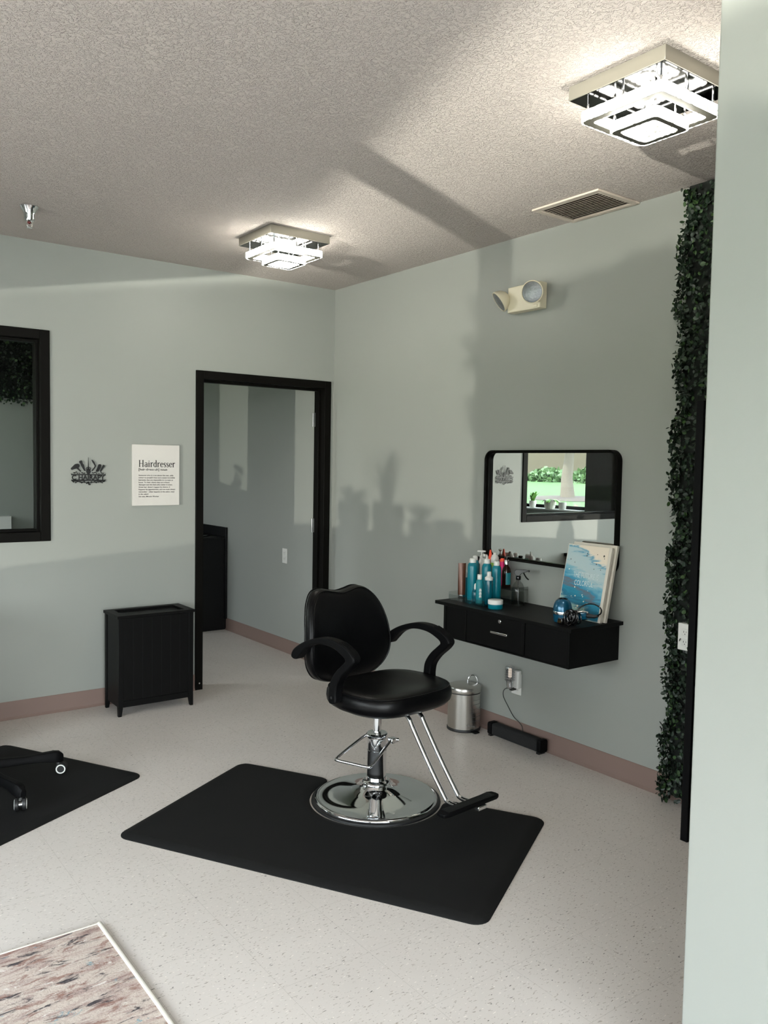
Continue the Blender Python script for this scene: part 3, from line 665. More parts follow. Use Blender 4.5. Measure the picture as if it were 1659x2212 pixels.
# poster with serif heading
po = thing('hairdresser_definition_print', 'white canvas print headed Hairdresser on the wall left of the doorway', 'wall art', (-1.482, -.0005, 1.222), rot=(0, 0, 0))
PW, PH = .304, .380
MB().box(0, PW, -.018, 0, 0, PH).build('canvas', 'paper', po, bevel=.002)
def serif_word(word, h, parent, name):
    """thick-and-thin serif lettering built from strokes; cap height h"""
    mb = MB(); x = 0.0
    th, tn = .150, .052
    def st_(pts, wds):
        P = [Vector((a, b_, 0)) for a, b_ in pts]; n = len(P); l_, r_ = [], []
        for i in range(n):
            d = (P[min(i+1, n-1)]-P[max(i-1, 0)]).normalized(); nn = Vector((-d.y, d.x, 0)); w__ = wds[i] if isinstance(wds, (list, tuple)) else wds
            l_.append(P[i]+nn*w__/2); r_.append(P[i]-nn*w__/2)
        for i in range(n-1):
            q = [l_[i], l_[i+1], r_[i+1], r_[i]]
            mb.prism([((x+a.x)*h, a.y*h) for a in q], lambda u, v_, t: (u, v_, t), 0, .0006)
    def arc(cx_, cy__, rx, ry, a0, a1, thick, n=12):
        pts, ws = [], []
        for i in range(n+1):
            a = math.radians(a0+(a1-a0)*i/n); pts.append((cx_+rx*math.cos(a), cy__+ry*math.sin(a))); ws.append(tn+(thick-tn)*abs(math.cos(a))**1.2)
        st_(pts, ws)
    def sf(cx_, y, w__=.26): st_([(cx_-w__/2, y), (cx_+w__/2, y)], tn)
    xh = .66
    for ch in word:
        if ch == 'H':
            for sx_ in (.16, .72): st_([(sx_, 0), (sx_, 1)], th); sf(sx_, .018); sf(sx_, .982)
            st_([(.16, .52), (.72, .52)], tn*1.2); adv = .98
        elif ch == 'a':
            arc(.26, .46, .17, .19, 10, 165, th*.8); st_([(.42, .50), (.42, .10), (.46, .03), (.54, .03)], [th, th, th*.7, tn]); arc(.24, .19, .17, .18, 60, 330, th*.9); adv = .62
        elif ch == 'i':
            st_([(.14, 0), (.14, xh)], th); sf(.14, .018, .24); st_([(.02, xh-.02), (.14, xh-.02)], tn); st_([(.14, .80), (.14, .92)], .12); adv = .36
        elif ch == 'r':
            st_([(.14, 0), (.14, xh)], th); sf(.14, .018, .24); st_([(.02, xh-.02), (.14, xh-.02)], tn); st_([(.16, .42), (.26, .60), (.38, .64), (.44, .58)], [tn, tn*1.5, th*.7, th]); adv = .52
        elif ch == 'd':
            arc(.29, .32, .21, .31, 20, 340, th); st_([(.48, 0), (.48, 1.02)], th); st_([(.36, 1.0), (.48, 1.0)], tn); st_([(.48, .02), (.58, .02)], tn); adv = .66
        elif ch == 'e':
            arc(.28, .32, .21, .31, 8, 320, th); st_([(.10, .36), (.48, .36)], tn); adv = .58
        elif ch == 's':
            arc(.23, .49, .15, .15, 30, 230, th*.8); st_([(.12, .40), (.34, .25)], th*.9); arc(.22, .17, .16, .155, -150, 45, th*.8); adv = .48
        x += adv
    o = mb.build(name, 'ink', parent, smooth=False); return o, x*h
hw_, wid = serif_word('Hairdresser', .042, po, 'heading_lettering')
sc_ = .238/wid; hw_.scale = (sc_, 1, 1)
def crop_to(cx_, cy__): return ((cx_-920)/ (1505-920)*PW, PH-(cy__-185)/(965-185)*PH)
hx_, hz_ = crop_to(993, 470)
hw_.rotation_euler = (PI/2, 0, 0); hw_.location = (hx_, -.0184, hz_)
t = text_mesh('[hair-dress-uh] noun', .02, 'subheading_lettering', 'ink', po, extrude=.0002, width=.184); t.rotation_euler = (PI/2, 0, 0); t.location = (hx_, -.0184, crop_to(0, 515)[1])
lines = ['Someone who is a cut above the rest, adds', "colour to people's lives and creates incredible", 'hairstyles that are impossible to recreate at', 'home. To their clients they are a friend,', 'therapist and the best joke maker in town.', "Great hair doesn't happen by chance, it", 'happens by appointment, and we must always', 'remember - what happens in the salon, stays', 'in the salon!', 'See also; Miracle Worker']
wid_ = [.225, .236, .223, .201, .219, .203, .238, .233, .062, .131]
for i, (l, ww) in enumerate(zip(lines, wid_)):
    t = text_mesh(l, .0115, 'text_line', 'ink', po, extrude=.0002, width=ww); t.rotation_euler = (PI/2, 0, 0); t.location = (hx_, -.0184, crop_to(0, 585+i*30)[1])

# ================================================================== STYLING CHAIR
A = math.radians(5.5)
ch = thing('styling_chair', 'black leather hydraulic styling chair with chrome base on the mat', 'chair', (-1.125, -2.116, 0), A)
# local: x = lateral, y = -forward
def seat_ring(sc, z, f=.302, bk=.135, hwid=.268):
    out = []
    for k in range(40):
        a = 2*PI*k/40; c_, s_ = math.cos(a), math.sin(a)
        e_ = 2/3.6
        ux = (abs(c_)**e_)*(1 if c_ >= 0 else -1); uy = (abs(s_)**e_)*(1 if s_ >= 0 else -1)
        ff = f if uy > 0 else bk
        taper = 1.0 if uy > -.0 else 1.0 - .10*abs(uy)
        if uy > 0: taper = 1.0-.10*uy**3
        out.append((ux*hwid*sc*taper, -(.04+(uy*(ff-.04 if uy > 0 else ff+.04)*sc)), z))
    return out
rings = [seat_ring(.60, .455), seat_ring(.86, .458), seat_ring(.93, .468), seat_ring(.985, .485), seat_ring(1.0, .507), seat_ring(.99, .528), seat_ring(.95, .543), seat_ring(.86, .551), seat_ring(.72, .550), seat_ring(.5, .541), seat_ring(.25, .536), seat_ring(.04, .535)]
seat = MB().loops(rings).build('seat', 'leather', ch, angle=80)
pr = seat_ring(.958, .5415); MB().tube(pr+pr[:2], .0035, 6).build('piping', 'leather', seat)
# backrest outline (lateral, z)
out = [(0, .910), (.05, .917), (.105, .927), (.155, .914), (.196, .868), (.222, .800), (.236, .720), (.240, .655), (.225, .590), (.180, .535), (.110, .507), (0, .498)]
full = out + [(-x, z) for x, z in reversed(out[1:-1])]
fo = [(p.x, p.y) for p in catmull([(x, z, 0) for x, z in full], 4, True)]
def scurve(z):
    zs_ = [.49, .56, .62, .68, .75, .82, .88, .93]; ss = [-.222, -.205, -.197, -.196, -.206, -.226, -.250, -.274]
    return float(np.interp(z, zs_, ss))
def bring(r, off):
    c_ = (0, .70); P = []
    for x, z in fo:
        X = c_[0]+(x-c_[0])*r; Z = c_[1]+(z-c_[1])*r
        s_ = scurve(Z) + .35*(X**2) + off
        P.append((X, -s_, Z))
    return P
brs = [bring(.03, -.060), bring(.5, -.062), bring(.85, -.062), bring(.95, -.056), bring(.99, -.044), bring(1.0, -.028), bring(.995, -.010), bring(.97, .001), bring(.93, .006), bring(.80, .008), bring(.5, .004), bring(.25, .000), bring(.03, -.002)]
back = MB().loops(brs).build('backrest', 'leather', ch, angle=80)
p2 = bring(.965, .0035); MB().tube(p2+p2[:2], .0032, 6).build('piping', 'leather', back)
p2 = bring(.992, -.050); MB().tube(p2+p2[:2], .0030, 6).build('piping', 'leather', back)
m = MB(); m.tube(catmull([(0, -.02, .452), (0, .16, .452), (0, .235, .475), (0, .262, .56), (0, .272, .68)], 6), .012, 10); m.box(-.045, .045, .255, .272, .55, .70)
m.build('back_bracket', 'steeldark', ch)
# armrests
outer = [(-.246, .655), (-.226, .688), (-.152, .731), (-.048, .765), (.04, .771), (.113, .757), (.161, .737), (.184, .709), (.164, .677), (.112, .633), (.078, .590), (.069, .548), (.068, .508)]
inner = [(.024, .503), (.026, .553), (.034, .595), (.066, .641), (.112, .681), (.128, .699), (.104, .717), (.041, .737), (-.047, .737), (-.128, .711), (-.180, .668), (-.205, .645), (-.232, .642)]
prof = [(p.x, p.y) for p in catmull([(a, b_, 0) for a, b_ in outer+inner], 4, True)]
for sgn in (-1, 1):
    c0 = sgn*.279
    m = MB().prism(prof, lambda u, v_, t: (t, -u, v_), c0-.022, c0+.022)
    arm = m.build('armrest', 'plastic', ch, bevel=.008, seg=3, angle=50)
    m = MB()
    rib = catmull([(.085, .7665, 0), (.135, .750, 0), (.170, .728, 0), (.183, .709, 0), (.172, .688, 0), (.150, .667, 0)], 5)
    for j in range(5):
        xx = c0 + (j-2)*.0072
        m.tube([(xx, -p.x, p.y) for p in rib], .0022, 6)
    m.build('grip_ribs', 'plastic', arm)
    MB().cyl((c0+sgn*.022, -.046, .528), (c0+sgn*.0245, -.046, .528), .006, 12).build('bolt', 'steeldark', arm)
    MB().cyl((sgn*.235, -.046, .515), (sgn*.262, -.046, .515), .014, 12).build('arm_spacer', 'plastic', arm)
# undercarriage
MB().box(-.11, .11, -.13, .10, .446, .458).build('seat_plate', 'steeldark', ch, bevel=.003)
MB().cyl((0, 0, .300), (0, 0, .447), .0185, 28).build('piston', 'chrome', ch)
MB().lathe([(.044, .085), (.044, .232), (.0425, .233), (.0425, .285), (.047, .290), (.0475, .304), (.044, .308), (.019, .310), (.0188, .312)], seg=40).build('hydraulic_cylinder', 'chrome', ch)
base = MB().lathe([(.272, .006), (.276, .012), (.274, .019), (.264, .024), (.256, .0235), (.250, .022), (.18, .034), (.12, .046), (.075, .060), (.066, .068), (.060, .078), (.065, .084), (.063, .090), (.056, .095), (.048, .098), (.0443, .110)], seg=96).build('base', 'chrome', ch, angle=50)
MB().lathe([(.286, 0), (.290, .003), (.288, .010), (.278, .014), (.270, .012), (.268, .004)], seg=96).build('rubber_ring', 'rubber', base)
m = MB(); m.tube(catmull([(-.022, .035, .297), (-.060, .045, .278), (-.150, .062, .228), (-.180, .063, .212), (-.186, .050, .209), (-.160, -.020, .207), (-.135, -.085, .206), (-.122, -.098, .209), (-.095, -.095, .222), (-.020, -.078, .262), (.028, -.066, .284)], 5), (.0064), 10)
pump = m.build('pump_lever', 'chrome', ch)
m = MB(); m.box(.020, .052, -.078, -.050, .270, .292); m.cyl((.02, -.05, .285), (.060, -.080, .282), .008, 12)
m.build('lever_clamp', 'chrome', pump, bevel=.003)
ft = MB()
for sx_ in (-.036, .036):
    ft.tube(catmull([(sx_, -.10, .449), (sx_, -.185, .449), (sx_, -.222, .445), (sx_, -.245, .430), (sx_, -.262, .405), (sx_, -.36, .277), (sx_, -.455, .165), (sx_, -.470, .152), (sx_, -.495, .148), (sx_, -.53, .150)], 4), .0095, 12)
foot = ft.build('footrest_bars', 'chrome', ch)
def fplate(u, v_, t): # tilted plate, u lateral, v forward from centre
    return (u*.94+.004, -(.552+v_ + t*.02), .155 + v_*.02 + t)
pl_ = [(-.172, -.022), (-.150, -.032), (-.05, -.026), (.05, -.026), (.150, -.032), (.172, -.022), (.176, 0), (.172, .018), (.150, .026), (-.150, .026), (-.172, .018), (-.176, 0)]
fp = MB().prism(pl_, fplate, -.009, .007).build('footrest_plate', 'plastic', ch, bevel=.004, seg=3)
m = MB()
for j in range(7):
    vv = -.022+j*.006; m.prism([(-.145, vv), (.145, vv), (.145, vv+.003), (-.145, vv+.003)], fplate, .008, .0095)
m.build('tread_ribs', 'rubber', fp, smooth=False)
MB().prism([(.02, .012), (.075, .012), (.075, .034), (.02, .034)], fplate, -.026, -.008).build('clamp_plate', 'chrome', fp, bevel=.003)

# anti-fatigue mats
def floor_mat_thing(name, label, origin, e1, e2, L1, L2, notch, thick=.017):
    t = thing(name, label, 'floor mat', (origin[0], origin[1], 0))
    e1 = Vector((e1[0], e1[1], 0)).normalized(); e2 = Vector((-e1.y, e1.x, 0)); e2 = e2 if e2.dot(Vector((origin2[0], origin2[1], 0))) > 0 else -e2
    r = .055
    def outline(ins):
        P = []
        rr = r-ins
        P += [(ins+rr+0+rr*math.cos(a), ins+rr+rr*math.sin(a)) for a in np.linspace(PI, 1.5*PI, 7)]
        if notch:
            cu, cv, R_ = notch; R_ += ins; g = .05-ins*.5
            # walk along v = ins edge towards larger u, dip around circle
            vy = ins
            a0 = math.asin(max(-1, min(1, (vy+g-cv)/(R_+g))))
            uL = cu-math.cos(a0)*(R_+g); uR = cu+math.cos(a0)*(R_+g)
            P += [(uL+g*math.cos(a), vy+g+g*math.sin(a)) for a in np.linspace(-PI/2, a0, 6)]
            P += [(cu+R_*math.cos(a), cv+R_*math.sin(a)) for a in np.linspace(PI-a0, a0, 40)]
            P += [(uR+g*math.cos(a), vy+g+g*math.sin(a)) for a in np.linspace(PI-a0, 1.5*PI, 6)]
        P += [(L1-ins-rr+rr*math.cos(a), ins+rr+rr*math.sin(a)) for a in np.linspace(1.5*PI, 2*PI, 7)]
        P += [(L1-ins-rr+rr*math.cos(a), L2-ins-rr+rr*math.sin(a)) for a in np.linspace(0, .5*PI, 7)]
        P += [(ins+rr+rr*math.cos(a), L2-ins-rr+rr*math.sin(a)) for a in np.linspace(.5*PI, PI, 7)]
        return P
    f = lambda P, z: [e1*u + e2*v_ + Vector((0, 0, z)) for u, v_ in P]
    m = MB().loops([f(outline(0), 0), f(outline(0), .003), f(outline(.004), .006), f(outline(.030), thick-.001), f(outline(.042), thick)])
    m.build('mat_body', 'matfoam', t, angle=30)
    return t
# mat 1: far long edge runs from the top corner towards the right corner
T_ = Vector((-1.413, -1.372)); R_c = Vector((-.648, -2.699))
origin2 = (-.78, -.47)
d_ = (R_c-T_); 
def along(p): 
    e = d_.normalized(); return (Vector(p)-T_).dot(e), (Vector(p)-T_).dot(Vector((-abs(e.y), -abs(e.x)))) 
e = d_.normalized(); e2v = Vector((e.y, -e.x)); e2v = e2v if e2v.dot(Vector((-.78, -.47))) > 0 else -e2v
cu = (Vector((-1.125, -2.116))-T_).dot(e); cv = (Vector((-1.125, -2.116))-T_).dot(e2v)
floor_mat_thing('salon_floor_mat', 'large black cushioned mat with round notch under the styling chair base', T_, d_, None, d_.length, .914, (cu, cv, .297))
origin2 = (-.878, -.479)
floor_mat_thing('salon_floor_mat', 'black cushioned mat at the left edge under the wheeled stool base', (-1.870, -1.262), (-.479, .878), None, .93, 1.5, None)

# wheeled stool partly outside the frame
so = thing('rolling_stool', 'black wheeled stool base with casters on the left mat', 'stool', (-2.56, -1.045, .017))
for k in range(5):
    a0 = math.atan2(-1.041+1.045, -2.206+2.56) ; a0 = math.radians(-.5) - k*2*PI/5
    dx, dy = math.cos(a0), math.sin(a0); px_, py_ = -dy, dx
    rings = []
    for (r, hw2, z0, z1) in [(.02, .026, .085, .125), (.10, .024, .082, .120), (.20, .021, .078, .110), (.28, .022, .071, .110), (.33, .024, .060, .110), (.355, .022, .056, .106), (.372, .013, .056, .090)]:
        ring = []
        for (u, z) in [(-hw2, z0), (-hw2, (z0+z1)/2+.004), (-hw2*.6, z1), (hw2*.6, z1), (hw2, (z0+z1)/2+.004), (hw2, z0)]:
            ring.append((dx*r+px_*u, dy*r+py_*u, z))
        rings.append(ring)
    leg = MB().loops(rings).build('leg', 'plastic', so, bevel=.003, angle=50)
    ca = [-.44, -1.85, 1.2, 2.4, .4][k]
    wx, wy = math.cos(ca), math.sin(ca)
    cx_, cy__ = dx*.352, dy*.352
    ax = Vector((-wy, wx, 0)); cc_ = Vector((cx_+wx*.012, cy__+wy*.012, .026))
    cs = MB().cyl((cx_, cy__, .046), (cx_, cy__, .064), .006, 10); cs.cyl(cc_-ax*.008, cc_+ax*.008, .016, 16); cs.box(cx_-.010, cx_+.010, cy__-.010, cy__+.010, .040, .050)
    cso = cs.build('caster', 'steeldark', leg)
    for sg_ in (-1, 1):
        MB().lathe([(.012, 0), (.024, 0), (.026, .003), (.026, .013), (.023, .016), (.010, .016)], cc_+ax*sg_*.007, 28, tuple(ax*sg_)).build('wheel', 'rubber', leg)
        qd = Vector((0, 0, 1)).rotation_difference(ax*sg_); MB().loops([[cc_+ax*sg_*.0232 + qd @ Vector((r*math.cos(q), r*math.sin(q), h)) for q in np.linspace(0, 2*PI, 29)[:-1]] for r, h in ((.0165, 0), (.0215, 0), (.0215, .0012), (.0165, .0012), (.0165, 0))], cap=False).build('wheel_ring', 'white', leg)['label'] = 'pale ring on the wheel'
MB().cyl((0, 0, .08), (0, 0, .30), .025, 20).build('gas_lift', 'blackgloss', so)
MB().lathe([(.02, .36), (.10, .36), (.112, .375), (.112, .40), (.10, .418), (.02, .420)], (-.02, 0, -.05), 36).build('seat', 'leather', so)

# unseen low counter, added left of the view to shade the wall and floor
cn = thing('shade_counter', 'low black counter added out of view to shade the area left of the hamper', 'counter', (-3.36, -.30, 0))
MB().box(-.82, .82, -.24, .27, .06, .70).build('cabinet', 'sinkshell', cn, bevel=.003)
MB().box(-.84, .84, -.27, .29, .70, .73).build('countertop', 'sinkshell', cn, bevel=.003)
for k in range(3):
    q__ = MB().box(-.81+k*.543, -.275+k*.543, -.258, -.241, .08, .68).build('door', 'sinkshell', cn, bevel=.002)
    MB().box(-.32+k*.543, -.305+k*.543, -.275, -.258, .5, .62).build('handle', 'steeldark', q__)
# rug
rg = thing('area_rug', 'pale distressed multicoloured rug with cream binding in the lower left corner', 'rug', (-2.452, -2.423, 0))
MB().box(-1.55, -.006, -2.3, -.006, 0, .009).build('pile', 'rug', rg, smooth=False)
bd = MB(); bd.tube([(-.006, -2.3, .007), (-.004, -1.6, .007), (-.007, -1.0, .007), (-.003, -.5, .007), (-.006, -.006, .007)], .008, 10); bd.tube([(-.006, -.006, .007), (-1.55, -.006, .007)], .0045, 10)
bd.build('binding', mat('cream_binding', srgb(205, 199, 188), .8, nscale=300, nstr=.3), rg)

# hamper by the door
hm = thing('laundry_hamper', 'black wooden tilt hamper with recessed lid standing left of the doorway', 'hamper', (-1.437, -.185, 0))
HX, HY0, HY1 = .232, -.122, .125   # half width, front, back
m = MB(); L0 = .580
m.box(-HX-.007, HX+.007, HY0-.006, HY0+.036, L0, .597); m.box(-HX-.007, HX+.007, HY1-.036, HY1+.004, L0, .597); m.box(-HX-.007, -HX+.045, HY0+.036, HY1-.036, L0, .597); m.box(HX-.045, HX+.007, HY0+.036, HY1-.036, L0, .597)
lid = m.build('lid', 'blackwood', hm, bevel=.0015)
m = MB().box(-HX+.045, HX-.045, HY0+.036, HY1-.036, L0-.004, L0+.003)
m.build('lid_panel', 'blackwood', lid)
m = MB()
for k in range(1, 9): x = -HX+.045 + k*(2*HX-.09)/9; m.box(x-.001, x+.001, HY0+.037, HY1-.037, L0+.003, L0+.0036)
m.build('slat_lines', 'sinkshell', lid, smooth=False)
for (x0, x1) in ((-HX, -HX+.030), (HX-.030, HX)):
    for (y0, y1) in ((HY0, HY0+.030), (HY1-.030, HY1)):
        xi = x0 if x0 < 0 else x1; yi = y0 if y0 < 0 else y1
        xo = x1 if x0 < 0 else x0; yo = y1 if y0 < 0 else y0
        xt = xi + (xo-xi)*.62; yt = yi + (yo-yi)*.75
        v8 = [(xi, yi, 0), (xt, yi, 0), (xt, yt, 0), (xi, yt, 0), (xi, yi, .075), (xo, yi, .075), (xo, yo, .075), (xi, yo, .075), (xi, yi, L0), (xo, yi, L0), (xo, yo, L0), (xi, yo, L0)]
        fs = [(0, 1, 2, 3), (0, 1, 5, 4), (1, 2, 6, 5), (2, 3, 7, 6), (3, 0, 4, 7), (4, 5, 9, 8), (5, 6, 10, 9), (6, 7, 11, 10), (7, 4, 8, 11), (8, 9, 10, 11)]
        MB().add(v8, fs).build('leg', 'blackwood', hm, bevel=.0015)
MB().box(-HX+.030, HX-.030, HY0+.005, HY0+.020, .052, .088).build('front_rail', 'blackwood', hm, bevel=.001)
m = MB(); m.box(-HX+.030, HX-.030, HY0+.002, HY0+.016, .090, L0-.002)
fr = m.build('front_panel', 'blackwood', hm, bevel=.001)
m = MB()
for k in range(1, 7): x = -HX+.03 + k*(2*HX-.06)/7; m.box(x-.0012, x+.0012, HY0+.0012, HY0+.002, .095, L0-.01)
m.build('groove', 'sinkshell', fr, smooth=False)
MB().box(-HX+.030, HX-.030, HY1-.016, HY1-.004, .052, L0-.002).build('back_panel', 'blackwood', hm)
for sg_ in (-1, 1):
    MB().box(sg_*(HX-.014), sg_*(HX-.002), HY0+.030, HY1-.048, .055, L0-.002).build('side_panel', 'blackwood', hm, bevel=.001)

# green panel of artificial leaves + shelf unit
def leaf_cloud(n, pos_fn, size, name, m, parent):
    vs = np.zeros((n*6, 3)); fs = []
    for i in range(n):
        p, nrm = pos_fn()
        nrm = np.array(nrm)+np.random.normal(0, .75, 3); nrm /= np.linalg.norm(nrm)
        t = np.random.normal(0, 1, 3); t -= nrm*t.dot(nrm); t /= np.linalg.norm(t); b_ = np.cross(nrm, t)
        L_ = size*random.uniform(.7, 1.3); W_ = L_*.36
        q = [p, p+t*L_*.35+b_*W_-nrm*L_*.06, p+t*L_*.75+b_*W_*.85-nrm*L_*.04, p+t*L_, p+t*L_*.75-b_*W_*.85-nrm*L_*.04, p+t*L_*.35-b_*W_-nrm*L_*.06]
        vs[i*6:(i+1)*6] = q; o = i*6; fs.append((o, o+1, o+2, o+3)); fs.append((o, o+3, o+4, o+5))
    me = bpy.data.meshes.new(name); me.from_pydata(vs.tolist(), [], fs); me.materials.append(MT[m]); o = bpy.data.objects.new(name, me); C.objects.link(o); o.parent = parent; return o
hg = thing('leafy_wall_panel', 'tall dark green artificial leaf wall panel on the right wall beside the shelf unit', 'plant wall', (0, 0, 0))
MB().box(-.040, -.0045, -3.965, -2.872, .035, 2.735).build('backing', 'hedgeback', hg)
def hp_():
    y = -random.uniform(2.858, 3.95) if random.random() > .14 else -random.uniform(2.852, 2.90); z = random.uniform(.02, 2.715)
    wob = .012*math.sin(z*9)+.010*math.sin(z*23+1)
    d = random.random()**.6
    x = -.030-.055*d-.008*math.sin(z*14+y*9)
    y = y if y < -2.9 else y+wob
    ne = (-1, .2, .1) if y < -2.9 else (-.5, .9, .1)
    return np.array([x if random.random() > .06 else x+.02, y, z]), ne
leaf_cloud(20000, hp_, .021, 'foliage', 'hedge', hg)

sh = thing('shelf_unit', 'tall black framed shelf unit between the leafy panel and the near wall edge', 'shelf unit', (0, 0, 0))
for x in (-.325, -.14):
    for y in (-3.155, -3.88):
        MB().box(x-.016, x+.016, y-.016, y+.016, 0, 1.775).build('post', 'plastic', sh, bevel=.002)
MT['walnut'] = mat('brown_shelf_board', srgb(92, 52, 34), .45, var=.2, vscale=14)
for z in (.12, .62, 1.12, 1.72):
    MB().box(-.309, -.156, -3.88, -3.171, z, z+.018).build('shelf', 'walnut', sh, bevel=.001)
    m = MB(); m.box(-.335, -.312, -3.864, -3.171, z-.012, z+.020); m.box(-.309, -.156, -3.163, -3.147, z-.012, z+.020); m.build('rail', 'plastic', sh)

# ================================================================== WASH ROOM
sk = thing('shampoo_sink_cabinet', 'black sink cabinet with side splash seen through the doorway', 'sink cabinet', (0, 1.72, 0))
m = MB(); m.box(-.62, -.004, .0, .52, .0, .815); m.build('cabinet', 'sinkshell', sk, bevel=.002)
m = MB(); m.box(-.62, -.004, -.006, .53, .815, .835); m.build('countertop', 'sinkshell', sk, bevel=.003)
m = MB(); m.box(-.022, -.004, -.022, .60, .10, .920); m.build('side_splash', 'sinkshell', sk, bevel=.002)
MB().box(-.62, -.022, .53, .55, .835, .92).build('back_splash', 'sinkshell', sk, bevel=.002)
rr_ = [(.21+0*a, 0) for a in (0,)]
bas = []
for r, z in ((.205, .836), (.215, .842), (.205, .846), (.185, .842), (.15, .836), (.02, .836)):
    bas.append([( -.31+r*1.15*math.cos(a), .26+r*math.sin(a), z) for a in np.linspace(0, 2*PI, 41)[:-1]])
MB().loops(bas).build('basin', 'blackgloss', sk)
m = MB(); m.cyl((-.27, .44, .836), (-.27, .44, .868), .016, 14); m.tube(catmull([(-.27, .44, .868), (-.27, .40, .885), (-.27, .32, .878), (-.27, .29, .862)], 5), .010, 10)
m.build('faucet', 'chrome', sk)
wg = thing('leafy_wall_panel', 'dark green leaf panel high on the far wall behind the left interior window', 'plant wall', (0, 0, 0))
MB().box(-3.6, -.75, 2.965, 2.9995, 2.04, 2.735).build('backing', 'hedgeback', wg)
def hp2():
    x = random.uniform(-2.6, -.75); z = 1.985+random.random()*.74
    if z < 2.04: z += .03*random.random()*math.sin(x*9)**2
    return np.array([x, 2.965-.05*random.random(), z]), (0, -1, .1)
leaf_cloud(5000, hp2, .026, 'foliage', 'hedge', wg)
tw = thing('dispenser_box', 'pale rectangular box low on the far wall seen through the left window', 'dispenser', (-1.71, 2.9995, .80))
MB().box(-.18, .175, -.09, 0, 0, .185).build('body', 'white', tw, bevel=.004)
MB().box(-.14, .14, -.092, -.09, .02, .03).build('slot', 'ink', tw)

# dark tall cabinet on the wash room exterior wall (reflected in the mirror)
dk = thing('tall_dark_cabinet', 'tall dark brown cabinet reflected in the mirror beside the bright window', 'cabinet', (-4.30, .56, 0))
MT['darkwood'] = mat('dark_brown_wood', srgb(36, 27, 23), .4, var=.3, vscale=5)
MB().box(-.19, .19, -.42, .52, 0, 2.45).build('carcass', 'darkwood', dk, bevel=.003)
for k in range(2):
    d0 = MB().box(.19, .208, -.415+k*.47, .050+k*.465, .05, 2.42).build('door', 'darkwood', dk, bevel=.002)
    MB().box(.208, .222, (-.06 if k == 0 else .03), (-.045 if k == 0 else .045), 1.1, 1.3).build('handle', 'steeldark', d0)

# ================================================================== THINGS ON THE STATION
ZT = .7703
def bottle(name, label, cat, x, y, parts, group='hair products on the salon station', z=ZT, rot=None):
    t = thing(name, label, cat, (x, y, z), group=group, rot=rot)
    for pn, m, prof_ in parts: MB().lathe(prof_, seg=28).build(pn, m, t, angle=50)
    return t
TZ = .7758
def can(x, y, h, r, label, cap='cap', z=TZ):
    return bottle('hairspray_can', label, 'spray can', x, y, [
        ('body', 'teal', [(r*.96, 0), (r, .003), (r, h-.024), (r*.93, h-.012), (r*.72, h-.003), (r*.6, h)]),
        ('cap', 'white', [(r*.64, h-.003), (r*.66, h+.004), (r*.62, h+.018), (r*.50, h+.022), (r*.3, h+.0235)])], z=z)
# clear organiser tray and riser
ty = thing('acrylic_organiser_tray', 'clear acrylic organiser tray holding the teal bottles on the station', 'tray', (0, 0, ZT))
b = MB(); b.box(-.300, -.115, -1.925, -1.640, 0, .005); b.box(-.300, -.297, -1.925, -1.640, .005, .030); b.box(-.300, -.115, -1.643, -1.640, .005, .045); b.box(-.300, -.115, -1.925, -1.922, .005, .045)
b.build('front_tray', 'acrylic', ty, smooth=False)
b = MB(); b.box(-.112, -.015, -1.960, -1.640, .072, .076); b.box(-.114, -.112, -1.960, -1.640, 0, .090); b.box(-.112, -.015, -1.643, -1.640, 0, .076); b.box(-.112, -.015, -1.960, -1.957, 0, .090)
b.build('raised_step', 'smoke', ty, smooth=False)
RZ = ZT+.0765
# copper tube on its cap
ct = thing('copper_hair_tube', 'copper brown squeeze tube standing on its grey cap left of the teal cans', 'tube', (-.238, -1.675, TZ), group='hair products on the salon station', rot=(0, 0, -.6))
rings = []
for z, a_, b_ in ((.022, .021, .019), (.06, .021, .017), (.12, .021, .011), (.17, .021, .005), (.195, .021, .0015)):
    rings.append([(a_*math.cos(q), b_*math.sin(q), z) for q in np.linspace(0, 2*PI, 25)[:-1]])
MB().loops(rings).build('tube_body', 'copper', ct, angle=60)
MB().lathe([(.019, 0), (.020, .002), (.020, .021), (.018, .023)], seg=24).build('cap', 'silver', ct)
tb = thing('teal_hair_tube', 'teal tube with white tip half hidden behind the copper tube', 'tube', (-.195, -1.658, TZ), group='hair products on the salon station')
MB().lathe([(.013, 0), (.0135, .002), (.0135, .105), (.011, .112)], seg=24).build('tube_body', 'teal', tb)
MB().lathe([(.008, .112), (.008, .135), (.005, .138)], seg=20).build('cap', 'white', tb)
can(-.222, -1.742, .205, .0275, 'teal hairspray can standing next to the copper tube')
can(-.165, -1.700, .212, .022, 'hairspray can hidden behind the leftmost teal can with its white cap showing')
cb_ = can(-.178, -1.808, .205, .0265, 'teal spray can with pointed white nozzle in the middle of the tray')
MB().loops([[(x*.5, y*.5, .222) for x, y in roundrect(.03, .022, .005)], [(x*.5+.001, y*.5+.002, .240) for x, y in roundrect(.026, .012, .004)], [(x*.4+.002, y*.4+.006, .252) for x, y in roundrect(.010, .006, .002)]]).build('nozzle', 'white', cb_)
can(-.168, -1.872, .200, .0250, 'rightmost tall teal spray can with domed white cap', cap='dome')
bottle('small_teal_bottle', 'smallest dark teal bottle with a short white dropper cap at the tray front', 'bottle', -.236, -1.785, [
    ('body', 'tealdk', [(.019, 0), (.020, .002), (.020, .045), (.016, .058), (.008, .066)]), ('cap', 'white', [(.009, .064), (.0095, .068), (.009, .088), (.006, .093), (.0045, .096), (.002, .097)])], z=TZ)
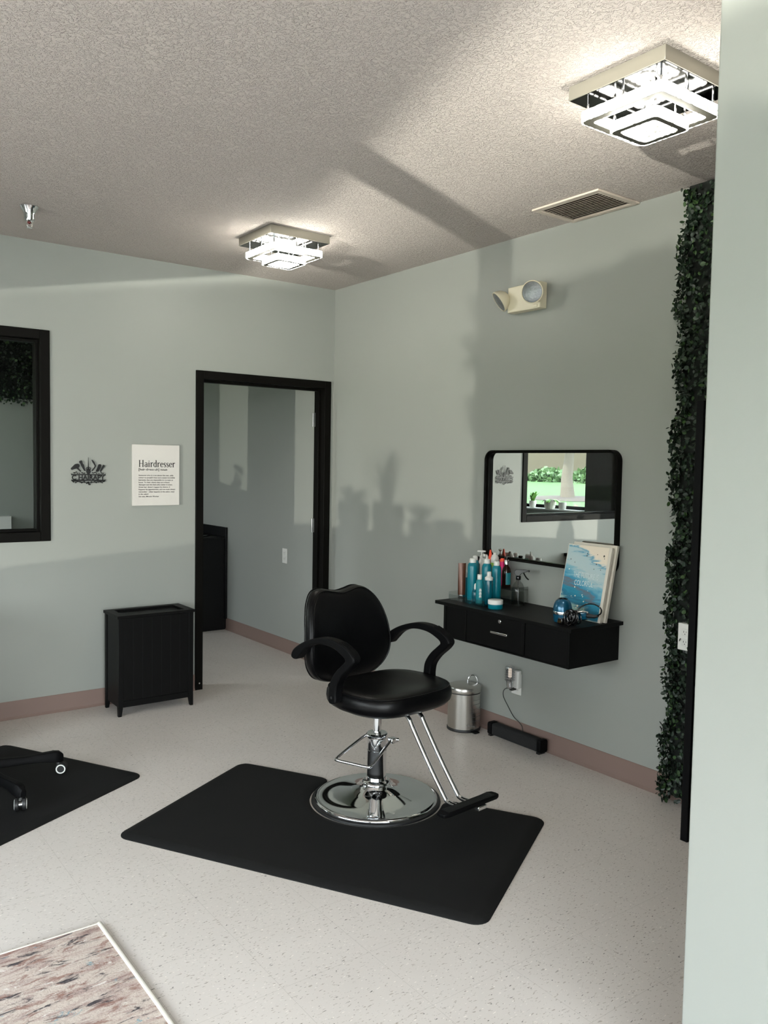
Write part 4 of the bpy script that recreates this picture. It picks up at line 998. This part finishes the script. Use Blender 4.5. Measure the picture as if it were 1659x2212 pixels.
lb = bottle('small_teal_bottle', 'small translucent teal bottle with white leaf motif and plain white cap', 'bottle', -.262, -1.842, [
    ('body', 'teallabel', [(.018, 0), (.0195, .002), (.0195, .112), (.017, .122), (.011, .128)]), ('cap', 'white', [(.012, .127), (.0125, .130), (.0125, .152), (.011, .154)])], z=TZ)
m = MB()
for k in range(5):
    a = math.radians(228+k*7); z0 = .052+ (k % 2)*.006
    for dz, hh in ((0, .020), (.018, .016), (-.016, .014)):
        aa = a; p = Vector((.0198*math.cos(aa), .0198*math.sin(aa), z0+dz)); tn_ = Vector((-math.sin(aa), math.cos(aa), 0)); nn = Vector((math.cos(aa), math.sin(aa), 0))
        m.add([p-tn_*.0022+nn*.0002, p+Vector((0, 0, hh*.5))+nn*.0002, p+tn_*.0022+nn*.0002, p-Vector((0, 0, hh*.5))+nn*.0002, p-nn*.001], [(0, 1, 2, 3), (0, 3, 4), (3, 2, 4), (2, 1, 4), (1, 0, 4)])
m.build('leaf_motif', 'white', lb, smooth=False)
bottle('mousse_bottle', 'dark teal foaming mousse bottle with stepped white pump cap', 'bottle', -.243, -1.893, [
    ('body', 'tealdk', [(.020, 0), (.0215, .002), (.0215, .120), (.019, .130)]), ('cap', 'white', [(.0215, .128), (.022, .131), (.022, .142), (.014, .148), (.0115, .152), (.0115, .170), (.009, .173)])], z=TZ)
bottle('cream_jar', 'round teal jar with wide white lid in front of the tray', 'jar', -.282, -1.985, [
    ('body', 'teal', [(.036, 0), (.038, .002), (.038, .024)]), ('lid', 'white', [(.0385, .024), (.039, .026), (.039, .044), (.037, .046)])])
ab = bottle('amber_oil_bottle', 'amber glass oil bottle with silver collar and black top', 'bottle', -.060, -1.838, [
    ('body', 'amber', [(.023, 0), (.0245, .002), (.0245, .085), (.020, .103), (.010, .118), (.0095, .128)]), ('collar', 'silver', [(.0135, .124), (.0135, .148), (.012, .150)]), ('cap', 'blackgloss', [(.012, .150), (.0125, .152), (.0125, .164), (.010, .166)])], z=RZ)
m = MB(); P0 = [(.0249*math.cos(a), .0249*math.sin(a), .015) for a in np.linspace(math.radians(218), math.radians(290), 10)]; P1 = [(x, y, .080) for x, y, _ in P0]
m.add(P0+P1, [(i, i+1, i+11, i+10) for i in range(9)]); m.build('label', 'teallabel', ab)
pk = bottle('pink_colour_bottle', 'bright pink bottle with black collar beside the amber bottle', 'bottle', -.050, -1.795, [
    ('body', 'pink', [(.020, 0), (.021, .003), (.021, .100), (.019, .112), (.014, .118), (.014, .136)]), ('cap', 'orange', [(.0145, .135), (.015, .140), (.012, .146), (.010, .150), (.009, .152)])], z=RZ)
bottle('black_hair_bottle', 'slim black bottle with two small loops behind the teal cans', 'bottle', -.104, -1.655, [
    ('body', 'blackgloss', [(.014, 0), (.015, .003), (.015, .110), (.008, .120), (.008, .135)]), ('cap', 'blackgloss', [(.010, .134), (.011, .150), (.006, .153)])], z=RZ-.0)
wpump = bottle('white_pump_bottle', 'tall white pump bottle with flat push top behind the cans', 'bottle', -.080, -1.660, [
    ('body', 'white', [(.022, 0), (.023, .003), (.023, .120), (.018, .138), (.010, .142)]), ('collar', 'white', [(.011, .140), (.011, .155), (.005, .157), (.0035, .158), (.0035, .176)])], z=RZ)
m = MB(); m.loops([[(x, y, .176) for x, y in roundrect(.046, .018, .007)], [(x, y, .182) for x, y in roundrect(.050, .020, .008)], [(x*.9, y*.9, .185) for x, y in roundrect(.046, .018, .007)]]); po_ = m.build('pump_head', 'white', wpump); po_.rotation_euler = (0, 0, -.9)
wsp = bottle('white_spray_bottle', 'white trigger spray bottle between the tall teal cans', 'bottle', -.090, -1.690, [
    ('body', 'white', [(.020, 0), (.021, .003), (.021, .105), (.014, .125), (.011, .130)]), ('collar', 'white', [(.013, .130), (.013, .145), (.010, .147)])], z=RZ)
m = MB(); m.loops([[(x-.004, y, .146) for x, y in roundrect(.020, .014, .005)], [(x-.008, y, .158) for x, y in roundrect(.040, .016, .006)], [(x-.004, y, .168) for x, y in roundrect(.036, .014, .006)]]); q_ = m.build('spray_head', 'white', wsp); q_.rotation_euler = (0, 0, 1.0)
ob_ = bottle('orange_tip_bottle', 'bottle with pointed orange cap near the mirror corner', 'bottle', -.058, -1.708, [
    ('body', 'pink', [(.015, 0), (.016, .003), (.016, .118), (.012, .128)]), ('cap', 'orange', [(.0125, .127), (.013, .140), (.011, .150), (.0045, .190), (.002, .192)])], z=RZ)
gb_ = bottle('green_label_bottle', 'white topped bottle with light green leafy label beside the orange tip', 'bottle', -.066, -1.752, [
    ('body', 'white', [(.022, 0), (.023, .003), (.023, .060)]), ('label', 'green', [(.0232, .060), (.0234, .062), (.0234, .120), (.0225, .126)]), ('cap', 'white', [(.0225, .125), (.0225, .150), (.017, .165), (.010, .170), (.009, .180), (.004, .182)])], z=RZ)
# trigger spray bottle
sp = thing('trigger_spray_bottle', 'clear smoke tinted water spray bottle with dark trigger head', 'spray bottle', (-.118, -1.985, ZT))
MB().lathe([(.031, 0), (.0345, .002), (.0345, .075), (.032, .098), (.023, .118), (.0115, .130), (.011, .140)], seg=32).build('bottle_body', 'smoke', sp)
MB().lathe([(.0325, .003), (.0325, .070), (.0320, .0705)], seg=32).build('water', 'water', sp)
MT['greyplastic'] = mat('dark_grey_plastic', srgb(62, 64, 64), .35)
hd_ = MB().lathe([(.0125, .138), (.0135, .141), (.0135, .156), (.0115, .159)], seg=24).build('collar', 'blackgloss', sp)
dd = Vector((.60, -.80, 0))   # nozzle direction
def trig(u, v_, t): return (dd.x*u - dd.y*t, dd.y*u + dd.x*t, v_)
MB().prism([(-.022, .170), (-.024, .180), (-.012, .194), (.030, .194), (.048, .192), (.048, .182), (.030, .178), (.012, .168), (.008, .158), (-.010, .158)], trig, -.008, .008).build('trigger_head', 'greyplastic', sp, bevel=.003)
MB().prism([(.050, .181), (.058, .182), (.058, .191), (.050, .192)], trig, -.006, .006).build('nozzle', 'blackgloss', sp, bevel=.001)
MB().tube([trig(u, v_, 0) for u, v_ in ((.026, .178), (.032, .165), (.042, .150), (.054, .140))], .0035, 8).build('trigger', 'blackgloss', sp)
MB().tube([(0, 0, .156), (0, 0, .01)], .002, 6).build('dip_tube', 'greyplastic', sp)

# leaning canvases
def leaning(label, x_bot, y_left, y_right, h, tilt, th, front, grp='canvases leaning against the mirror'):
    """local x runs from the left (far, +y world) to the right; local z up; front faces -x world"""
    o = thing('leaning_canvas', label, 'canvas', (x_bot, y_left, ZT+.0006), group=grp)
    # local x -> world -y ; local y -> world +x ; (rotate -90 about z) then tilt about local x
    o.rotation_euler = Matrix.Rotation(-PI/2, 3, 'Z').to_euler()
    R3 = Matrix.Rotation(-PI/2, 3, 'Z') @ Matrix.Rotation(-tilt, 3, 'X')
    o.rotation_euler = R3.to_euler()
    W_ = y_left-y_right
    MB().box(0, W_, 0, th, 0, h).build('canvas', MT['paper'] if False else CANV, o, bevel=.001)
    if front: MB().box(.004, W_-.016, -.0006, 0, .002, h-.002).build('painted_front', 'painting', o, smooth=False)
    return o
CANV = mat('canvas_edge', srgb(206, 200, 188), .7)
tilt = math.atan2(.074, .352)
cf = leaning('white canvas lettered THE FUTURE IS COLORFUL over teal brush strokes', -.146, -2.281, -2.548, .362, tilt, .016, True)
cbk = leaning('plain cream edged canvas leaning directly behind the lettered teal one', -.120, -2.292, -2.556, .372, tilt, .016, False)
for i, (l, ww, xx, zz) in enumerate((('THE FUTURE IS', .155, .062, .200), ('COLORFUL', .115, .076, .162))):
    t = text_mesh(l, .03, 'lettering', mat('pale_lettering_%d' % i, srgb(196, 210, 210), .5), cf, extrude=.0007, width=ww, bold=.002)
    me = t.data; zs = [v_.co.y for v_ in me.vertices]; k = .026/(max(zs)-min(zs))
    for v_ in me.vertices: v_.co.y *= k
    t.rotation_euler = (PI/2, 0, 0); t.location = (xx, -.0012, zz)
# paint splashes on canvas
m = MB(); rs_ = random.Random(3)
for (u, v_, r) in [(.228, .318, .0045), (.232, .306, .002), (.188, .322, .002), (.03, .285, .0025), (.058, .272, .002), (.19, .275, .003), (.18, .25, .002), (.22, .25, .002)]:
    P = [(u+r*math.cos(a), v_+r*1.2*math.sin(a)) for a in np.linspace(0, 2*PI, 9)[:-1]]; m.prism(P, lambda a, b_, t: (a, t, b_), -.0011, -.0006)
m.build('dark_splash', mat('dark_splash', srgb(60, 58, 52), .5), cf, smooth=False)
m = MB()
for (u, v_, r) in [(.030, .235, .003), (.135, .118, .0028), (.140, .110, .0024), (.150, .088, .0035), (.118, .062, .005), (.112, .052, .003), (.085, .048, .003), (.16, .052, .0022), (.07, .105, .0018), (.165, .142, .0018)]:
    P = [(u+r*math.cos(a), v_+r*math.sin(a)) for a in np.linspace(0, 2*PI, 9)[:-1]]; m.prism(P, lambda a, b_, t: (a, t, b_), -.0011, -.0006)
m.build('pale_splash', mat('pale_splash', srgb(246, 238, 214), .4), cf, smooth=False)

# hair dryer lying on the shelf
MT['dryerblue'] = mat('metallic_blue', srgb(14, 82, 112), .24, metal=.4, coat=.4)
hdz = thing('hair_dryer', 'metallic blue hair dryer with silver band standing on its nozzle end', 'hair dryer', (-.270, -2.425, ZT))
MB().lathe([(.036, .001), (.040, .004), (.043, .020), (.0445, .040)], seg=36).build('lower_body', 'dryerblue', hdz)
MB().lathe([(.0447, .040), (.0453, .042), (.0453, .052), (.0447, .054)], seg=36).build('silver_band', 'silver', hdz)
MB().lathe([(.0447, .054), (.0440, .070), (.040, .088), (.033, .102), (.024, .110), (.010, .112)], seg=36).build('upper_body', 'dryerblue', hdz)
m = MB()
for k in range(8): a = k*PI/4; m.tube([(.006*math.cos(a), .006*math.sin(a), .1135), (.023*math.cos(a), .023*math.sin(a), .1125)], .0012, 6)
m.tube([(.018*math.cos(a), .018*math.sin(a), .113) for a in np.linspace(0, 2*PI, 17)], .0013, 6)
m.build('intake_grille', 'plastic', hdz)
hv = Vector((.10, -.995, 0)).normalized()
def hdl(a, z): return hv*a + Vector((0, 0, z))
hb = MB().tube([hdl(.035, .040), hdl(.060, .040), hdl(.090, .042), hdl(.118, .046), hdl(.140, .050)], .016, 18, rs=[.014, .014, .018, .0205, .018])
hnd = hb.build('handle', 'dryerblue', hdz)
MB().tube([hdl(.040, .053), hdl(.062, .053), hdl(.092, .058), hdl(.118, .063), hdl(.138, .064)], .006, 10, rs=[.004, .006, .009, .009, .006]).build('silver_strip', 'silver', hdz)
MB().tube([hdl(.136, .050), hdl(.150, .051), hdl(.175, .052), hdl(.196, .058)], .010, 12, rs=[.013, .010, .0085, .006]).build('strain_relief', 'rubber', hdz)
q = [Vector((p[0], p[1], p[2])) for p in ((.018, -.190, .058), (.015, -.212, .072), (.012, -.214, .095), (.006, -.185, .110), (-.004, -.150, .108), (-.012, -.120, .090), (-.022, -.100, .064), (-.030, -.098, .040), (-.035, -.085, .020), (-.045, -.06, .010))]
cord = MB().tube(catmull(q, 6), .0034, 8)
rc = random.Random(11)
pts = []
for k in range(150):
    a = k*.62; cx_ = -.030+.012*math.sin(k*.11); cy__ = -.082+.018*math.cos(k*.17)
    pts.append(Vector((cx_+.012*math.cos(a*.31), cy__+.020*math.sin(a), .037+.030*math.cos(a)+.006*math.sin(k*.37))))
cord.tube(pts, .0034, 7)
cord.build('power_cord', 'blackgloss', hdz)
m = MB(); m.box(-.062, -.030, -.052, -.024, .0005, .030); pg = m.build('power_plug', 'blackgloss', hdz, bevel=.004)
m = MB(); m.box(-.072, -.062, -.045, -.043, .010, .020); m.box(-.072, -.062, -.034, -.032, .010, .020); m.build('prongs', mat('brass', srgb(190, 160, 110), .3, metal=1.0), pg, smooth=False)

# ================================================================== SILL PLANTS (reflected / casting shadows)
def potted(label, cat, loc, pr_, ph, leaves, lh, spread, kind='strap', group=None, ribbed=False):
    t = thing('potted_plant', label, cat, loc, group=group)
    m = MB()
    if ribbed:
        rings = []
        for r, z in ((.8, 0), (.92, ph*.15), (1.0, ph*.5), (1.0, ph*.98), (.94, ph), (.9, ph*.9), (.1, ph*.88)):
            rings.append([(pr_*r*(1+.03*math.cos(24*a))*math.cos(a), pr_*r*(1+.03*math.cos(24*a))*math.sin(a), z) for a in np.linspace(0, 2*PI, 97)[:-1]])
        m.loops(rings)
    else: m.lathe([(pr_*.7, 0), (pr_*.8, ph*.05), (pr_, ph*.6), (pr_*.97, ph), (pr_*.88, ph), (pr_*.85, ph*.88), (pr_*.05, ph*.87)], seg=32)
    m.build('pot', 'pot', t)
    rr = random.Random(hash(label) % 97 if False else len(label))
    m = MB()
    for k in range(leaves):
        a = rr.uniform(0, 2*PI); L_ = lh*rr.uniform(.6, 1.0); sp_ = spread*rr.uniform(.3, 1.0); w_ = .010 if kind == 'strap' else .022
        base_ = Vector((pr_*.3*math.cos(a), pr_*.3*math.sin(a), ph*.85)); d = Vector((math.cos(a), math.sin(a), 0)); s_ = Vector((-d.y, d.x, 0))
        vs = []; n = 7
        for i in range(n):
            u = i/(n-1)
            if kind == 'trail': p = base_ + d*sp_*u + Vector((0, 0, L_*(u*1.2-1.6*u*u)))
            else: p = base_ + d*sp_*u*u + Vector((0, 0, L_*u*(1-.15*u)))
            ww = w_*math.sin(PI*(.12+.86*u))**.8
            vs += [p-s_*ww, p+Vector((0, 0, .002)), p+s_*ww]
        fs = []
        for i in range(n-1):
            o = i*3; fs += [(o, o+1, o+4, o+3), (o+1, o+2, o+5, o+4)]
        m.add(vs, fs)
    m.build('foliage', 'leaf', t)
    return t
potted('leafy plant in tall white pot at the left of the mirrored window sill', 'plant', (-4.44, 2.19, 1.0005), .045, .085, 14, .16, .09, 'broad')
potted('trailing plant in round white ribbed pot on the mirrored window sill', 'plant', (-4.435, 1.90, 1.0005), .068, .11, 16, .09, .13, 'trail', ribbed=True)
rp = thing('ribbed_planter', 'small white ribbed pot right of the trailing plant on the sill', 'pot', (-4.435, 1.70, 1.0005))
rings = []
for r, z in ((.85, 0), (.95, .012), (1.0, .05), (1.0, .082), (.94, .085), (.9, .075), (.1, .072)):
    rings.append([(.045*r*(1+.03*math.cos(20*a))*math.cos(a), .045*r*(1+.03*math.cos(20*a))*math.sin(a), z) for a in np.linspace(0, 2*PI, 81)[:-1]])
MB().loops(rings).build('pot', 'pot', rp)
def sillp(y, off=.07): p = wallpt(y, off, SZ+.0005); return p
potted('spiky tall plant on the salon window sill casting the jagged shadow', 'plant', sillp(-3.18), .11, .16, 26, .33, .17, 'strap')
potted('bushy broad plant on the salon window sill nearest the corner window end', 'plant', sillp(-2.86), .12, .16, 30, .12, .11, 'broad')
potted('low plant on the salon window sill between spiky plant and box', 'plant', sillp(-3.45), .07, .09, 22, .11, .10, 'broad')
p = sillp(-3.655); bx_ = MB().box(-.05, .05, -.072, .072, 0, .100).build('cardboard_box', mat('plain_box', srgb(190, 180, 160), .7)); bx_.location = p; tag(bx_, 'small plain box on the salon window sill', 'box')
vp = sillp(-1.36); vz = thing('flower_vase', 'slender vase of flowers on the salon window sill near the back wall', 'vase', vp)
MB().lathe([(.045, 0), (.055, .02), (.05, .10), (.035, .15), (.045, .18), (.038, .178), (.02, .02)], seg=28).build('vase', 'pot', vz)
m = MB(); rf = random.Random(4)
for k in range(16): a = rf.uniform(0, 2*PI); r = rf.uniform(0, .09); m.sphere((r*math.cos(a), r*math.sin(a), .20+rf.uniform(0, .16)), .024, 8)
m.build('blooms', 'green', vz)

# ================================================================== OUTSIDE
def ground_h(x, y):
    d = x*(-.75)+y*.66
    return -.32 + max(0, .0325*(d-8))
m = MB(); nx, ny = 60, 50; X = np.linspace(-4.7, -95, nx); Y = np.linspace(-45, 95, ny)
vs = [(x, y, ground_h(x, y)) for x in X for y in Y]; fs = [(i*ny+j, i*ny+j+1, (i+1)*ny+j+1, (i+1)*ny+j) for i in range(nx-1) for j in range(ny-1)]
def lawn_mat():
    mm = bpy.data.materials.new('lawn'); nt, b_ = nodes_of(mm); b_.inputs['Roughness'].default_value = .9
    co = N(nt, 'ShaderNodeTexCoord'); n = N(nt, 'ShaderNodeTexNoise', Scale=.5, Detail=6.0); nt.links.new(co.outputs['Object'], n.inputs['Vector'])
    r = N(nt, 'ShaderNodeValToRGB'); r.color_ramp.elements[0].color = srgb(30, 62, 16); r.color_ramp.elements[1].color = srgb(46, 78, 24); nt.links.new(n.outputs['Fac'], r.inputs[0]); nt.links.new(r.outputs[0], b_.inputs['Base Color']); return mm
ln = m.add(vs, fs).build('trim_1', lawn_mat()); struct(ln)
ln.name = 'lawn'
# paved ground outside the front window
struct(MB().box(-30, 10, -40, -7.4, -.5, -.12).build('pavement', mat('pavement', srgb(170, 168, 162), .8)))
struct(MB().prism([(-4.68, 3.5), (-4.68, 0), (-6.7, -7.4), (-26, -30), (-34, -12), (-14, 1.5), (-9, 3.5)], lambda u, v_, t: (u, v_, t), -.34, -.29).build('car_park', mat('concrete', srgb(196, 186, 176), .85), smooth=False))
# features towards the direction seen in the mirror: origin at virtual eye (3.29,-5.05,1.5)
VE = Vector((3.29, -5.05, 1.5))
def seen(pxx, D, z=None):
    """world point at ground distance D in a bearing given by its mirrored azimuth"""
    az = math.radians(36.67)+math.atan((pxx-829.5)/1790.24)
    p = VE + Vector((-math.sin(az), math.cos(az), 0))*D
    return Vector((p.x, p.y, ground_h(p.x, p.y) if z is None else z))
tp = seen(1226, 33)
MB().loops([[ (tp.x+r*math.cos(a)*1.0, tp.y+r*math.sin(a), ground_h(tp.x+r*math.cos(a), tp.y+r*math.sin(a))+z) for a in np.linspace(0, 2*PI, 33)[:-1]] for r, z in ((1.5, .01), (1.2, .06), (.32, .08))]).build('mulch_bed', mat('mulch', srgb(52, 42, 38), .95, nscale=20, nstr=.5, var=.2), None)
tag(bpy.data.objects['mulch_bed'], 'round mulch bed around the tree on the lawn, seen reflected in the mirror', 'mulch bed')
tr = thing('lawn_tree', 'pale trunked tree on the lawn, seen reflected in the mirror', 'tree', tp)
m = MB(); m.tube([(0, 0, 0), (.02, .05, .8), (-.05, .0, 1.8), (.1, -.1, 3.2), (0, .1, 4.4)], .2, 12, rs=[.30, .22, .18, .16, .12])
for k in range(7): a = k*.9; m.tube([(0, 0, 1.8+k*.25), (.9*math.cos(a), .9*math.sin(a), 3.0+k*.2), (1.9*math.cos(a), 1.9*math.sin(a), 3.7+k*.2)], .08, 6, rs=[.12, .07, .03])
m.build('trunk', mat('bark', srgb(84, 76, 68), .9, nscale=6, nstr=.5), tr)
def hp3():
    d = np.random.normal(0, 1, 3); d /= np.linalg.norm(d); r = random.random()**.4
    return np.array([d[0]*3.0*r, d[1]*3.0*r, 4.9+d[2]*1.9*r]), d
leaf_cloud(2200, hp3, .35, 'crown', 'leaf', tr)
# house
H0 = seen(1180, 56); H1 = seen(1268, 56); hdv = (H1-H0).normalized(); hn = Vector((hdv.y, -hdv.x, 0))
Hc = seen(1215, 56); hang = math.atan2(hdv.y, hdv.x)
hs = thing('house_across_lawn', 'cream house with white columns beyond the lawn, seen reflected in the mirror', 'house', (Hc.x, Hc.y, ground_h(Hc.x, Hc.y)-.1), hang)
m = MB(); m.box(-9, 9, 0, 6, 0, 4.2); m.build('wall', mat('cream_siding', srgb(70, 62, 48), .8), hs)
m = MB(); m.prism([(-.8, 4.2), (3, 6.4), (6.8, 4.2)], lambda u, v_, t: (t, u, v_), -9.5, 9.5); m.build('roof', mat('shingle', srgb(90, 84, 78), .9), hs)
for x in (-3.2, -1.15, -.0, 1.9): MB().box(x-.14, x+.14, -.6, -.3, 0, 3.0).build('column', 'trimwhite', hs)
MB().box(-.75, -.35, -.05, 0, .1, 2.2).build('door', mat('front_door', srgb(70, 86, 96), .6), hs)
for x in (-2.1, 3.0): MB().box(x-.4, x+.4, -.05, 0, 1.0, 2.2).build('window', mat('house_pane%d' % int(x), srgb(60, 66, 70), .2), hs)
# low shrubs in front of house and near the window
def shrub(label, c, rx, ry, rz, n, size, matn, name='shrub'):
    t = thing(name, label, 'shrub', c)
    MB().sphere((0, 0, rz*.4), 1, 16, (rx*.85, ry*.85, rz*.55)).build('core', 'hedgeback', t)
    def fn():
        d = np.random.normal(0, 1, 3); d /= np.linalg.norm(d); d[2] = abs(d[2]); r = .85+.15*random.random()
        return np.array([d[0]*rx*r, d[1]*ry*r, d[2]*rz*r]), d
    leaf_cloud(n, fn, size, 'foliage', matn, t); return t
MT['shrubgreen'] = mat('shrub_leaves', srgb(52, 78, 38), .6); MT['shrubred'] = mat('ornamental_grass', srgb(110, 78, 58), .7)
shrub('low green shrub row in front of the house, seen reflected in the mirror', seen(1186, 47), 1.2, 1.2, .6, 1500, .3, 'shrubgreen')
shrub('long green shrub at the reflected house corner', seen(1284, 46), 1.1, 1.1, .8, 1200, .3, 'shrubgreen')
shrub('reddish ornamental grass outside the mirrored window', seen(1250, 17.0), .75, .75, .85, 1500, .16, 'shrubred')
bxh = thing('beam_block_hedge', 'unseen box hedge added outside the salon window to block the low glint', 'hedge', (-7.6, -5.85, -.32))  # added out of view; keeps the low glint off the right wall
MB().box(-.35, .35, -.93, .95, 0, 1.60).build('core', 'hedgeback', bxh)
def hp4():
    k = random.random()
    if k < .35: return np.array([random.uniform(-.37, .37), random.uniform(-.95, .97), 1.60]), (0, 0, 1)
    if k < .9: return np.array([random.choice((-.36, .36)), random.uniform(-.95, .97), random.uniform(.1, 1.61)]), (1, 0, 0)
    return np.array([random.uniform(-.37, .37), random.choice((-.94, .96)), random.uniform(.1, 1.61)]), (0, 1, 0)
leaf_cloud(3000, hp4, .06, 'foliage', 'hedge', bxh)
